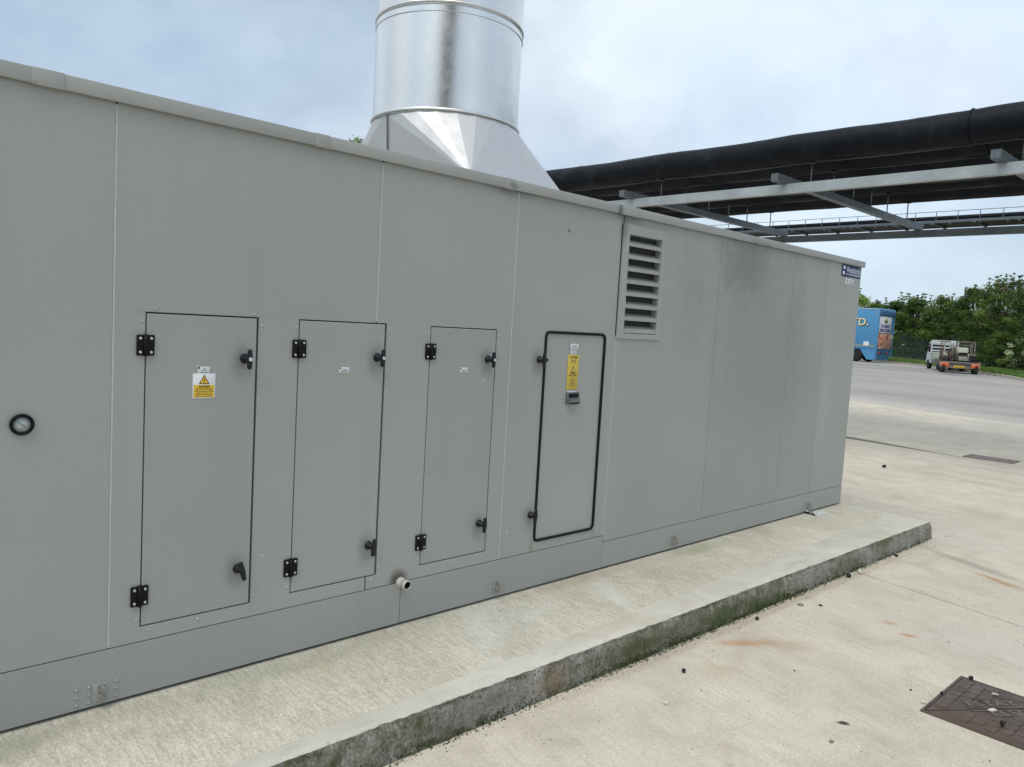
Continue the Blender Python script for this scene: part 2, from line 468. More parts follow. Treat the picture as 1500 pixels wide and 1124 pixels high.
M_ASPH = make_asphalt()
M_JOINT = plain('joint_sealant', (0.14, 0.125, 0.105), 0.8, var=0.3, scale=12)
M_KERB = plain('kerb_concrete', (0.34, 0.31, 0.27), 0.85, var=0.25, scale=4, bump=0.3)
M_EARTH = plain('rough_grass_ground', (0.06, 0.075, 0.03), 0.95, var=0.4, scale=0.8)
M_TURF = plain('verge_turf', (0.085, 0.135, 0.028), 0.9, var=0.35, scale=2.5)
M_BLADE = plain('grass_blade', (0.105, 0.19, 0.03), 0.7, var=0.35, scale=1.5)
M_MOSS = plain('moss_green', (0.055, 0.072, 0.022), 0.9, var=0.5, scale=25)
M_IRON = None


def make_iron():
    t = NT('rusty_cast_iron')
    P = t.P()
    n = t.noise(P, 9, 6, 0.65)
    c = t.ramp(n, (0.3, (0.085, 0.070, 0.060)), (0.55, (0.135, 0.108, 0.09)), (0.75, (0.20, 0.17, 0.145)))
    s = t.spot((4.02, -2.2, 0), (0.25, 0.35, 1), 0, 0.5, 8)
    c = t.mix(t.math('MULTIPLY', s, 0.5), c, (0.13, 0.075, 0.055))
    nor = t.bump(t.noise(P, 150, 4, 0.6), 0.4, 0.003)
    return t.done(c, 0.62, 0.35, nor, 0.4)


M_IRON = make_iron()
M_IRONW = plain('worn_iron_letter', (0.165, 0.138, 0.12), 0.5, 0.3, var=0.2, scale=60)


# ------------------------------------------------------------------ mesh helpers
class MB:
    def __init__(self):
        self.v, self.f, self.mi, self.sm = [], [], [], []
        self.mats = []

    def slot(self, m):
        if m not in self.mats:
            self.mats.append(m)
        return self.mats.index(m)

    def add(self, verts, faces, mat, smooth=False, mtx=None):
        o = len(self.v)
        s = self.slot(mat)
        for p in verts:
            p = Vector(p)
            self.v.append(tuple(mtx @ p if mtx is not None else p))
        for f in faces:
            self.f.append([i + o for i in f]); self.mi.append(s); self.sm.append(smooth)
        return self

    def box(self, x0, x1, y0, y1, z0, z1, mat, mtx=None):
        v = [(x0, y0, z0), (x1, y0, z0), (x1, y1, z0), (x0, y1, z0), (x0, y0, z1), (x1, y0, z1), (x1, y1, z1), (x0, y1, z1)]
        f = [(0, 3, 2, 1), (4, 5, 6, 7), (0, 1, 5, 4), (1, 2, 6, 5), (2, 3, 7, 6), (3, 0, 4, 7)]
        return self.add(v, f, mat, False, mtx)

    def rbox(self, x0, x1, y0, y1, z0, z1, mat, r=0.004, mtx=None, seg=2):
        bm = bmesh.new()
        bmesh.ops.create_cube(bm, size=1)
        for v in bm.verts:
            v.co = Vector(((x0 + x1) / 2 + v.co.x * (x1 - x0), (y0 + y1) / 2 + v.co.y * (y1 - y0), (z0 + z1) / 2 + v.co.z * (z1 - z0)))
        bmesh.ops.bevel(bm, geom=bm.edges[:], offset=r, segments=seg, affect='EDGES', profile=0.5)
        self.bm(bm, mat, True, mtx)
        return self

    def bm(self, bm, mat, smooth=False, mtx=None):
        bm.verts.index_update()
        self.add([v.co.copy() for v in bm.verts], [[v.index for v in f.verts] for f in bm.faces], mat, smooth, mtx)
        bm.free()

    def tube(self, pts, r, mat, n=10, caps=True, smooth=True, mtx=None, closed=False):
        pts = [Vector(p) for p in pts]
        N = len(pts)
        rr = r if isinstance(r, (list, tuple)) else [r] * N
        verts, faces = [], []
        up = Vector((0, 0, 1))
        prev = None
        for i, p in enumerate(pts):
            if closed:
                d = (pts[(i + 1) % N] - pts[i - 1])
            else:
                d = pts[min(i + 1, N - 1)] - pts[max(i - 1, 0)]
            d.normalize()
            if prev is None:
                a = d.cross(up)
                if a.length < 1e-3:
                    a = d.cross(Vector((1, 0, 0)))
            else:
                a = prev - d * prev.dot(d)
            a.normalize(); prev = a
            b = d.cross(a)
            for k in range(n):
                t = 2 * PI * k / n
                verts.append(p + (a * math.cos(t) + b * math.sin(t)) * rr[i])
        for i in range(N if closed else N - 1):
            for k in range(n):
                j = (i + 1) % N
                faces.append((i * n + k, i * n + (k + 1) % n, j * n + (k + 1) % n, j * n + k))
        if caps and not closed:
            faces.append(tuple(range(n - 1, -1, -1)))
            faces.append(tuple((N - 1) * n + k for k in range(n)))
        return self.add(verts, faces, mat, smooth, mtx)

    def lathe(self, prof, mat, n=24, mtx=None, smooth=True, caps=True):
        """profile [(r, h)] about the local z axis"""
        verts, faces = [], []
        for (r, h) in prof:
            for k in range(n):
                t = 2 * PI * k / n
                verts.append((r * math.cos(t), r * math.sin(t), h))
        for i in range(len(prof) - 1):
            for k in range(n):
                faces.append((i * n + k, i * n + (k + 1) % n, (i + 1) * n + (k + 1) % n, (i + 1) * n + k))
        if caps:
            faces.append(tuple(range(n - 1, -1, -1)))
            faces.append(tuple((len(prof) - 1) * n + k for k in range(n)))
        return self.add(verts, faces, mat, smooth, mtx)

    def prism(self, poly, y0, y1, mat, mtx=None, smooth=False):
        """outline [(x, z)] counter-clockwise seen from -Y, from y0 to y1"""
        n = len(poly)
        v = [(x, y0, z) for x, z in poly] + [(x, y1, z) for x, z in poly]
        f = [tuple(range(n)), tuple(range(2 * n - 1, n - 1, -1))]
        for i in range(n):
            j = (i + 1) % n
            f.append((i, i + n, j + n, j))
        return self.add(v, f, mat, smooth, mtx)

    def build(self, name, parent=None, mtx=None):
        me = bpy.data.meshes.new(name)
        me.from_pydata(self.v, [], self.f)
        for m in self.mats:
            me.materials.append(m)
        me.polygons.foreach_set('material_index', self.mi)
        me.polygons.foreach_set('use_smooth', self.sm)
        me.update()
        return link(name, me, parent, mtx)


def link(name, me, parent=None, mtx=None):
    o = bpy.data.objects.new(name, me)
    COL.objects.link(o)
    if parent is not None:
        attach(o, parent)
    if mtx is not None:
        o.matrix_basis = mtx
    return o


WORLD = {}


def wm(o):
    """world matrix without a depsgraph update"""
    m = o.matrix_basis.copy()
    if o.parent is not None:
        m = wm(o.parent) @ o.matrix_parent_inverse @ m
    return m


def attach(o, parent):
    o.parent = parent
    if parent.get('world_space'):
        o.matrix_parent_inverse = wm(parent).inverted()
    return o


def tag(o, label=None, cat=None, group=None, kind=None):
    if label: o['label'] = label
    if cat: o['category'] = cat
    if group: o['group'] = group
    if kind: o['kind'] = kind
    return o


def thing(name, label, cat, loc, group=None, world=True, rotz=0.0):
    o = bpy.data.objects.new(name, None)
    o.empty_display_size = 0.2
    COL.objects.link(o)
    o.location = loc
    o.rotation_euler = (0, 0, rotz)
    if world:
        o['world_space'] = 1
    return tag(o, label, cat, group)


def part(mb, name, parent):
    o = mb.build(name, parent)
    if parent.get('world_space') and parent.type == 'EMPTY':
        pass
    return o


def copy_tree(o, parent, offset):
    """copy a part (world-space mesh) with its sub-parts, moved by offset"""
    c = o.copy()
    COL.objects.link(c)
    if parent is not None:
        c.parent = parent
        c.matrix_parent_inverse = o.matrix_parent_inverse.copy() if o.parent is parent else (wm(parent).inverted() if parent.get('world_space') else Matrix())
    c.matrix_basis = Matrix.Translation(offset) @ o.matrix_basis
    for ch in [x for x in bpy.data.objects if x.parent is o]:
        d = ch.copy()
        COL.objects.link(d)
        d.parent = c
    return c


def text_mesh(s, size, mat, bold=0.0, align='CENTER', extrude=0.0004):
    cu = bpy.data.curves.new('lettering', 'FONT')
    cu.body = s
    cu.size = size
    cu.extrude = extrude
    cu.offset = bold
    cu.align_x = align
    cu.align_y = 'CENTER'
    cu.resolution_u = 3
    o = bpy.data.objects.new('lettering', cu)
    COL.objects.link(o)
    dg = bpy.context.evaluated_depsgraph_get()
    me = bpy.data.meshes.new_from_object(o.evaluated_get(dg))
    bpy.data.objects.remove(o)
    bpy.data.curves.remove(cu)
    return me


def add_text(mb, s, size, mat, mtx, bold=0.0, width=None, align='CENTER', extrude=0.0004):
    me = text_mesh(s, size, mat, bold, align, extrude)
    vs_ = [v.co.copy() for v in me.vertices]
    if width and vs_:
        w = max(v.x for v in vs_) - min(v.x for v in vs_)
        k = width / w
        for v in vs_:
            v.x *= k
    mb.add(vs_, [list(p.vertices) for p in me.polygons], mat, False, mtx)
    bpy.data.meshes.remove(me)


FACE = Matrix.Rotation(PI / 2, 4, 'X')           # text plane -> wall facing -Y


def on_wall(x, y, z):
    return Matrix.Translation((x, y, z)) @ FACE


def gz(x, y):
    d = 0.96 * x + 0.28 * y
    t = min(1.0, max(0.0, (d - 18) / 22))
    return 0.4 * t * t * (3 - 2 * t)


# ------------------------------------------------------------------ ground
def grid_sheet(name, xs, ys, zf, mat, parent=None, kind='structure', keep=None):
    v, f = [], []
    ny = len(ys)
    for x in xs:
        for y in ys:
            v.append((x, y, zf(x, y)))
    for i in range(len(xs) - 1):
        for j in range(ny - 1):
            f.append((i * ny + j, (i + 1) * ny + j, (i + 1) * ny + j + 1, i * ny + j + 1))
    me = bpy.data.meshes.new(name)
    me.from_pydata(v, [], f)
    me.materials.append(mat)
    me.polygons.foreach_set('use_smooth', [True] * len(f))
    o = link(name, me, parent)
    if kind:
        o['kind'] = kind
    return o


def span(a, b, n):
    return [a + (b - a) * i / n for i in range(n + 1)]


far_axis = [-900, -400, -200, -100] + span(-60, 120, 60) + [200, 400, 900, 1500]
grid_sheet('ground', far_axis, far_axis, lambda x, y: gz(x, y) - 0.12, M_EARTH)

# asphalt beyond the concrete bays: one sheet whose near edge is the last bay joint
v, f = [], []
ys = span(-30, 60, 60)
for y in ys:
    x0 = 21.4 + 0.19 * y + 0.02
    for x in span(x0, x0 + 62, 40):
        v.append((x, y, gz(x, y) - 0.004))
n1 = 41
for i in range(60):
    for j in range(40):
        a = i * n1 + j
        f.append((a, a + 1, a + 1 + n1, a + n1))
me = bpy.data.meshes.new('asphalt')
me.from_pydata(v, [], f); me.materials.append(M_ASPH)
me.polygons.foreach_set('use_smooth', [True] * len(f))
link('asphalt', me)['kind'] = 'structure'

# concrete yard: recessed joint filler below, cast bays on top
v, f = [], []
ys = span(-22, 26, 96)
NB = 60
for y in ys:
    for k in range(NB + 1):
        x = -24 + 45.4 * k / NB + 0.19 * y
        v.append((x, y, gz(x, y) - 0.005))
for i in range(len(ys) - 1):
    for k in range(NB):
        a = i * (NB + 1) + k
        f.append((a, a + 1, a + NB + 2, a + NB + 1))
me = bpy.data.meshes.new('concrete_yard')
me.from_pydata(v, [], f); me.materials.append(M_JOINT)
yard = link('concrete_yard', me)
yard['kind'] = 'structure'
jx = [-24.36, -16.74, -9.12, -1.50, 6.12, 13.76, 21.40]
jw = [0.008, 0.008, 0.008, 0.008, 0.009, 0.035, 0.02]
jy = [-22, -9, 11.5, 26]


def cast_bay(xa, xb, ya, yb, wa, wb):
    bm = bmesh.new()
    nx, ny = 10, max(6, int((yb - ya) / 0.25))
    rows = []
    for j in range(ny + 1):
        y = ya + (yb - ya) * j / ny
        row = []
        for i in range(nx + 1):
            wob = 0
            if i in (0, nx):
                ww = wa if i == 0 else wb
                wob = noise.noise(Vector((xa * 3 + i, y * 1.3, 0))) * 0.012 * (1 if ww < 0.02 else 1.6)
                if ww > 0.03:      # the wide poured joint narrows towards the drain grating
                    wob += (-0.17 if i == nx else 0.17) * min(1, max(0, (y - 0.75) / 2.3)) - (-0.015 if i == nx else 0.015)
            x = xa + wa + (xb - wb - xa - wa) * i / nx + 0.19 * y + wob
            row.append(bm.verts.new((x, y, gz(x, y))))
        rows.append(row)
    for j in range(ny):
        for i in range(nx):
            bm.faces.new((rows[j][i], rows[j][i + 1], rows[j + 1][i + 1], rows[j + 1][i]))
    bnd = [e_ for e_ in bm.edges if e_.is_boundary]
    r_ = bmesh.ops.extrude_edge_only(bm, edges=bnd)
    for g in r_['geom']:
        if isinstance(g, bmesh.types.BMVert):
            g.co.z -= 0.05
    bmesh.ops.recalc_face_normals(bm, faces=bm.faces[:])
    me = bpy.data.meshes.new('slab')
    bm.to_mesh(me); bm.free()
    me.materials.append(M_YARD)
    o = link('slab', me, yard)
    return o


for i in range(len(jx) - 1):
    for j in range(len(jy) - 1):
        cast_bay(jx[i], jx[i + 1], jy[j] + 0.004, jy[j + 1] - 0.004, jw[i], jw[i + 1])

# ------------------------------------------------------------------ plinth
def build_plinth():
    X0, X1 = -4.0, 7.62
    xs = []
    x = X0
    while x < X1 - 0.001:
        xs.append(x)
        x += 0.012 if x > 0.8 else 0.05
    xs.append(X1)
    verts, faces, mi = [], [], []
    prof_n = None
    for x in xs:
        yf = -0.752 - 0.0075 * x
        ym = -0.700 + 0.030 * x if x < 7.0 else -0.49
        ym += noise.noise(Vector((x * 2.0, 3.3, 0))) * 0.012
        chip = max(0.0, noise.fractal(Vector((x * 9, 0.5, 7.7)), 1.0, 2.0, 4) - 0.02) * 0.022
        lip = noise.noise(Vector((x * 34, 1.5, 2.2))) * 0.006 + max(0.0, noise.noise(Vector((x * 17, 5.5, 2.2))) - 0.25) * 0.020
        P = []
        for k, (dy, z) in enumerate([(-0.030, -0.03), (-0.024, 0.012), (-0.020, 0.04), (-0.016, 0.07), (-0.012, 0.10), (-0.005, 0.125), (0.005, 0.142)]):
            amp = 0.011
            dd = noise.fractal(Vector((x * 7, z * 11, 4.1)), 1.0, 2.0, 4) * amp
            pit = min(0.0, noise.noise(Vector((x * 26, z * 30, 9.1))) + 0.30) * 0.022
            P.append((x, yf + dy + dd - pit, z))
        P.append((x, yf + 0.004 + chip + lip, 0.153 - chip * 0.6))
        P.append((x, yf + 0.014 + chip * 1.3 + lip, 0.1585 - chip * 0.2))
        for k in range(1, 4):
            y0_ = yf + 0.014 + chip * 1.3 + lip
            yy = y0_ + (ym - 0.006 - y0_) * k / 3.0
            P.append((x, yy, 0.1578 + noise.noise(Vector((x * 2, yy * 5, 1))) * 0.0007))
        P.append((x, ym + 0.000, 0.1578))
        P.append((x, ym + 0.018, 0.1598))
        for k in range(1, 7):
            yy = ym + 0.018 + (-0.045 - ym) * k / 6.0
            P.append((x, yy, 0.160 + noise.noise(Vector((x * 1.2, yy * 4, 5))) * 0.0009))
        P.append((x, 0.08, 0.160)); P.append((x, 2.6, 0.160)); P.append((x, 2.62, -0.03))
        prof_n = len(P)
        verts += P
    # slot by profile row: 0 side, 1 trowelled edge, 2 tamped top
    for i in range(len(xs) - 1):
        for k in range(prof_n - 1):
            a = i * prof_n + k
            faces.append((a, a + prof_n, a + prof_n + 1, a + 1))
            mi.append(0 if k < 7 else (1 if k < 12 else 2))
    last = (len(xs) - 1) * prof_n
    faces.append(tuple(last + k for k in range(prof_n))); mi.append(0)
    me = bpy.data.meshes.new('plinth')
    me.from_pydata(verts, [], faces)
    for m in (M_PLSIDE, M_PLEDGE, M_PLTOP):
        me.materials.append(m)
    me.polygons.foreach_set('material_index', mi)
    me.polygons.foreach_set('use_smooth', [True] * (len(faces) - 1) + [False])
    bm = bmesh.new(); bm.from_mesh(me)
    bmesh.ops.recalc_face_normals(bm, faces=bm.faces[:])
    bm.to_mesh(me); bm.free()
    o = link('plinth', me)
    o['kind'] = 'structure'
    return o


build_plinth()

# ------------------------------------------------------------------ the grey unit
unit = thing('air_handling_unit', 'long grey panelled plant unit with four access doors standing on a concrete plinth', 'plant unit', (2.8, 1.1, 0.16))
XL, XR = -2.6, 7.555
mb = MB()
mb.box(XL + 0.02, XR - 0.03, 0.055, 2.18, 0.20, 2.47, M_CASING)
mb.box(XL + 0.02, XR - 0.05, 0.022, 0.052, 0.162, 0.20, M_DARKIN)
mb.build('casing', unit)


def sheet(name, x0, x1, z0, z1, holes=(), y=0.0, th=0.045, mat=M_WALL, bev=0.0018, parent=unit, notch=()):
    """a flat cladding sheet in the wall plane with rectangular openings"""
    cut = list(holes) + list(notch)
    xs = sorted(set([x0, x1] + [min(max(c[i], x0), x1) for c in cut for i in (0, 1)]))
    zs = sorted(set([z0, z1] + [min(max(c[i], z0), z1) for c in cut for i in (2, 3)]))
    bm = bmesh.new()
    vv = {}

    def V(i, j):
        if (i, j) not in vv:
            vv[(i, j)] = bm.verts.new((xs[i], y, zs[j]))
        return vv[(i, j)]
    for i in range(len(xs) - 1):
        for j in range(len(zs) - 1):
            cx_, cz_ = (xs[i] + xs[i + 1]) / 2, (zs[j] + zs[j + 1]) / 2
            if any(c[0] < cx_ < c[1] and c[2] < cz_ < c[3] for c in cut):
                continue
            bm.faces.new((V(i, j), V(i + 1, j), V(i + 1, j + 1), V(i, j + 1)))
    bmesh.ops.dissolve_limit(bm, angle_limit=0.01, verts=bm.verts[:], edges=bm.edges[:])
    g = bmesh.ops.extrude_face_region(bm, geom=bm.faces[:])
    for e_ in g['geom']:
        if isinstance(e_, bmesh.types.BMVert):
            e_.co.y = y + th
    bmesh.ops.recalc_face_normals(bm, faces=bm.faces[:])
    ed = [e_ for e_ in bm.edges if len(e_.link_faces) == 2 and e_.calc_face_angle() > 0.5 and all(abs(v_.co.y - y) < 1e-6 for v_ in e_.verts)]
    bmesh.ops.bevel(bm, geom=ed, offset=bev, segments=2, affect='EDGES', profile=0.5)
    me = bpy.data.meshes.new(name)
    bm.to_mesh(me); bm.free()
    me.materials.append(mat)
    return link(name, me, parent)


D1 = (1.016, 1.478, 0.452, 1.713)
D2 = (1.666, 2.134, 0.457, 1.714)
D3 = (2.401, 2.861, 0.457, 1.712)
D4 = (3.248, 3.786, 0.456, 1.711)
G = 0.0036           # half seam
ZT = 2.50
seams = [XL, -0.30, 0.901, 2.072, 2.970, 3.902]
for i in range(len(seams) - 1):
    x0, x1 = seams[i] + G, seams[i + 1] - G
    holes = [d for d in (D1, D2, D3, D4) if d[0] < x1 and d[1] > x0]
    if i == 4:
        holes.append((3.885, 4.2, 1.71, 2.42))
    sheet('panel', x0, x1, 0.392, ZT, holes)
seams2 = [3.902, 5.062, 6.215, 6.86, XR]
for i in range(len(seams2) - 1):
    g2 = G if i == 0 else 0.0016
    holes = [(3.8, 4.325, 1.718, 2.375)] if i == 0 else []
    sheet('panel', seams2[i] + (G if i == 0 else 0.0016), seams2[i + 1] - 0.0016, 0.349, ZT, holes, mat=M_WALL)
# return end and back
mb = MB(); mb.box(XR - 0.028, XR - 0.0005, 0.047, 2.2, 0.172, ZT, M_WALL); mb.build('end_panel', unit)
mb = MB(); mb.box(XL, XR - 0.03, 2.19, 2.22, 0.172, ZT, M_WALL); mb.build('back_panel', unit)
# pale sealant beads in the first seams
for i, (sx, z0, z1) in enumerate([(0.901, 0.394, 2.475), (2.072, 1.722, 2.475), (2.970, 0.394, 2.475), (3.902, 0.394, 1.69)]):
    mb = MB(); mb.box(sx - G + 0.0003, sx + G - 0.0003, 0.0002, 0.03, z0, z1, M_SEAL); mb.build('sealant_bead', unit)
# base rail
for x0, x1, z1 in ((XL, 0.9 - 1.45, 0.3885), (0.9 - 1.446, 2.2865, 0.3885), (2.2895, 3.9005, 0.3885), (3.9035, XR, 0.3455)):
    sheet('base_panel', x0, x1, 0.174, z1, y=0.0, mat=M_RAIL)
# capping along the roof edge
ZC0, ZC1 = 2.479, 2.533


def capping(x0, x1, proud, name='cap_strip'):
    mb = MB()
    y = -0.023 - proud
    mb.rbox(x0, x1, y, y + 0.012, ZC0 - proud, ZC1 + proud * 0.5, M_CAP, 0.002)
    mb.box(x0, x1, y + 0.012, 0.16, ZC1 - 0.006 + proud * 0.4, ZC1 - 0.001 + proud * 0.5, M_CAP)
    return mb.build(name, unit)


caps = [XL, 0.67, 1.735, 2.88, 3.93, 5.58, XR + 0.026]
for i in range(len(caps) - 1):
    capping(caps[i] + 0.001, caps[i + 1] - 0.001, 0.0)
for x0, x1 in ((0.622, 0.724), (1.70, 1.772), (2.84, 2.915), (3.835, 4.04), (5.53, 5.63)):
    o = capping(x0, x1, 0.003, 'cap_joint_cover')
    for xx in (x0 + 0.008, x1 - 0.008):
        m = MB()
        m.lathe([(0.004, 0), (0.004, 0.002), (0.002, 0.0035)], M_CAP, 8, Matrix.Translation((xx, -0.0262, ZC0 + 0.008)) @ Matrix.Rotation(PI / 2, 4, 'X'))
        m.build('rivet_head', o)
mb = MB(); mb.box(XL, XR + 0.02, 0.161, 2.24, 2.49, 2.527, M_CAP); mb.build('roof', unit)
mb = MB(); mb.rbox(XR + 0.010, XR + 0.0245, -0.0105, 2.24, ZC0, ZC1 - 0.003, M_CAP, 0.002); mb.build('cap_strip', unit)

# screw heads round the doors, too small to pick apart: one part
mb = MB()


def screw(x, z, r=0.0052, h=0.0045, mat=M_SEAL):
    mb.lathe([(r, 0), (r * 0.95, h * 0.6), (r * 0.5, h)], mat, 8, Matrix.Translation((x, 0.0, z)) @ Matrix.Rotation(PI / 2, 4, 'X'))


for d in (D1, D2, D3):
    for (x, z) in ((d[0] + 0.035, d[3] + 0.015), (d[1] - 0.028, d[3] + 0.012), (d[0] - 0.014, d[3] - 0.035), (d[1] + 0.013, d[3] - 0.033),
                   (d[0] - 0.014, d[2] + 0.035), (d[1] + 0.012, d[2] + 0.035), (d[0] + 0.035, d[2] - 0.018), ((d[0] + d[1]) / 2, d[2] - 0.018), (d[1] - 0.03, d[2] - 0.018)):
        screw(x, z)
LUGS = [(0.868, 0.222), (2.955, 0.236), (4.708, 0.234), (6.836, 0.222)]
for (lx, lz) in LUGS:
    for sx in (-0.077, -0.033, 0.022, 0.066):
        for sz in (-0.028, 0.002, 0.032):
            if abs(sx) < 0.03 and sz < 0.03:
                continue
            screw(lx + sx, lz + sz, 0.0066, 0.0055, M_CAP)
o = mb.build('rivet_heads', unit); o['kind'] = 'stuff'

# ---- doors
hinge_proto = None


def make_hinge(x, z):
    mb = MB()
    w, h = 0.033, 0.081
    mb.rbox(x - w, x - 0.0045, -0.010, -0.0005, z - h / 2, z + h / 2, M_BLACKP, 0.0025)
    mb.rbox(x + 0.0045, x + w, -0.010, -0.0005, z - h / 2, z + h / 2, M_BLACKP, 0.0025)
    mb.tube([(x, -0.009, z - h / 2 - 0.002), (x, -0.009, z + h / 2 + 0.002)], 0.0085, M_BLACKP, 12)
    o = mb.build('hinge', unit)
    for sx in (-0.020, 0.020):
        for sz in (-0.027, 0.027):
            s = MB()
            s.lathe([(0.0058, 0), (0.0058, 0.0012), (0.0045, 0.0025), (0.0022, 0.0025), (0.0018, 0.0012)], M_SCREW, 12,
                    Matrix.Translation((x + sx, -0.0102, z + sz)) @ Matrix.Rotation(PI / 2, 4, 'X'))
            s.build('screw', o)
    return o


hinge_proto = make_hinge(1.016, 1.584)
for (hx, hz) in ((1.0115, 0.582), (1.6685, 1.582), (1.6635, 0.581), (2.4035, 1.582), (2.3985, 0.583)):
    copy_tree(hinge_proto, unit, Vector((hx - 1.016, 0, hz - 1.584)))


def make_handle(door, x, z, tilt=0.0, lock=True, wires=(), wing=False, out=1.0):
    mb = MB()
    T = Matrix.Translation((x, 0, z)) @ Matrix.Rotation(PI / 2, 4, 'X')
    mb.lathe([(0.021, 0.0), (0.021, 0.006), (0.0165, 0.010), (0.0155, 0.030 * out), (0.011, 0.034 * out), (0.010, 0.056 * out)], M_NAVYP, 20, T)
    Rt = Matrix.Translation((x, -0.052 * out, z)) @ Matrix.Rotation(tilt, 4, 'Y')
    # T bar: waisted grip
    zs = [-0.042, -0.036, -0.02, 0, 0.02, 0.036, 0.042]
    ws = [0.007, 0.0095, 0.0105, 0.012, 0.0105, 0.0095, 0.007]
    ds = [0.005, 0.008, 0.009, 0.011, 0.009, 0.008, 0.005]
    verts, faces = [], []
    n = 10
    for zz, w, d in zip(zs, ws, ds):
        for k in range(n):
            t = 2 * PI * k / n
            verts.append((w * math.copysign(abs(math.cos(t)) ** 0.6, math.cos(t)), d * math.copysign(abs(math.sin(t)) ** 0.6, math.sin(t)), zz))
    for i in range(len(zs) - 1):
        for k in range(n):
            faces.append((i * n + k, i * n + (k + 1) % n, (i + 1) * n + (k + 1) % n, (i + 1) * n + k))
    faces.append(tuple(range(n - 1, -1, -1))); faces.append(tuple((len(zs) - 1) * n + k for k in range(n)))
    mb.add(verts, faces, M_NAVYP, True, Rt)
    if wing:
        mb.add([(vx_ * 0.9, vy_, vz_ * 0.5) for vx_, vy_, vz_ in verts], faces, M_NAVYP, True, Rt @ Matrix.Rotation(PI / 2, 4, 'Y'))
    o = mb.build('handle', door)
    if lock:
        m2 = MB()
        m2.lathe([(0.0088, 0), (0.0088, 0.0015), (0.007, 0.0022), (0.0025, 0.0022), (0.002, 0.0012)], M_SCREW, 16,
                 Matrix.Translation((x, -0.0628 * out, z)) @ Matrix.Rotation(PI / 2, 4, 'X'))
        for wv in wires:
            m3 = MB(); m3.tube([(x + a, b, z + c) for a, b, c in wv], 0.0013, M_WIRE, 6); m3.build('key_wire', door)
        # lock barrel and key wire belong to the handle: same mesh, own materials
        base = o.data
        mbx = MB()
        mbx.v, mbx.f, mbx.mi, mbx.sm, mbx.mats = mb.v[:], mb.f[:], mb.mi[:], mb.sm[:], mb.mats[:]
        off = len(mbx.v)
        mbx.v += m2.v
        for ff, mm, ss in zip(m2.f, m2.mi, m2.sm):
            mbx.f.append([i_ + off for i_ in ff]); mbx.mi.append(mbx.slot(m2.mats[mm])); mbx.sm.append(ss)
        me_ = bpy.data.meshes.new('handle')
        me_.from_pydata(mbx.v, [], mbx.f)
        for m_ in mbx.mats:
            me_.materials.append(m_)
        me_.polygons.foreach_set('material_index', mbx.mi)
        me_.polygons.foreach_set('use_smooth', mbx.sm)
        o.data = me_
        bpy.data.meshes.remove(base)
    return o


def make_door(d, gl, gr, gt, gb, label):
    o = sheet('door', d[0] + gl, d[1] - gr, d[2] + gb, d[3] - gt, y=-0.0008, th=0.045, bev=0.0036)
    o['label'] = label
    mb = MB()      # black compression seal in the rebate
    for (a, b, c, e_) in ((d[0] - 0.01, d[0] + gl + 0.004, d[2], d[3]), (d[1] - gr - 0.004, d[1] + 0.01, d[2], d[3])):
        mb.box(a, b, 0.046, 0.052, c, e_, M_DARKIN)
    for (c, e_) in ((d[2] - 0.01, d[2] + gb + 0.004), (d[3] - gt - 0.004, d[3] + 0.01)):
        mb.box(d[0], d[1], 0.0525, 0.0535, c, e_, M_DARKIN)
    mb.build('door_seal', o)
    return o


def tag_plate(door, x0, x1, z0, z1, bars, name='tag', mat=M_TAG):
    mb = MB()
    mb.rbox(x0, x1, -0.0028, -0.0009, z0, z1, mat, 0.0006, seg=1)
    w = x1 - x0
    mb.lathe([(0.0045, 0), (0.0045, 0.0006)], M_INK, 10, Matrix.Translation((x0 + 0.10 * w, -0.00285, z1 - 0.18 * (z1 - z0))) @ Matrix.Rotation(PI / 2, 4, 'X'))
    for (bx, bw, bz, bh) in bars:
        mb.box(x0 + (bx - bw / 2) * w, x0 + (bx + bw / 2) * w, -0.0033, -0.0027, z0 + (bz - bh / 2) * (z1 - z0), z0 + (bz + bh / 2) * (z1 - z0), M_GREYINK)
    return mb.build(name, door)


door1 = make_door(D1, 0.0048, 0.0090, 0.0048, 0.0046, 'grey access door with a white and yellow caution sign')
door2 = make_door(D2, 0.0048, 0.0110, 0.0048, 0.0046, 'grey access door crossed by a panel seam above its top edge')
door3 = make_door(D3, 0.0046, 0.0058, 0.0046, 0.0046, 'grey access door with only a small white tag')
make_handle(door1, 1.418, 1.536, 0, True, [[(-0.01, -0.02, -0.025), (-0.025, -0.02, -0.033), (-0.055, -0.025, -0.035)], [(0.0, -0.05, -0.03), (0.003, -0.05, -0.06)]])
make_handle(door1, 1.414, 0.622, R(-14), False)
make_handle(door2, 2.083, 1.548, R(3), True, [[(0.0, -0.05, -0.03), (-0.004, -0.05, -0.058)], [(0.006, -0.05, 0.045), (0.03, -0.045, 0.05)]])
make_handle(door2, 2.078, 0.618, R(5), False)
make_handle(door3, 2.800, 1.546, 0, True, [[(0.0, -0.055, 0.0), (0.02, -0.06, 0.012), (0.045, -0.05, -0.004)], [(-0.014, -0.03, -0.01), (-0.012, -0.03, -0.03)]])
make_handle(door3, 2.800, 0.628, R(2), False)
tag_plate(door1, 1.221, 1.271, 1.4725, 1.501, [(0.55, 0.22, 0.70, 0.10), (0.5, 0.42, 0.45, 0.10), (0.5, 0.6, 0.15, 0.10)])
tag_plate(door2, 1.876, 1.933, 1.472, 1.5005, [(0.5, 0.42, 0.55, 0.16), (0.5, 0.7, 0.25, 0.14)])
tag_plate(door3, 2.605, 2.659, 1.472, 1.5005, [(0.5, 0.5, 0.5, 0.16), (0.55, 0.4, 0.25, 0.12)])

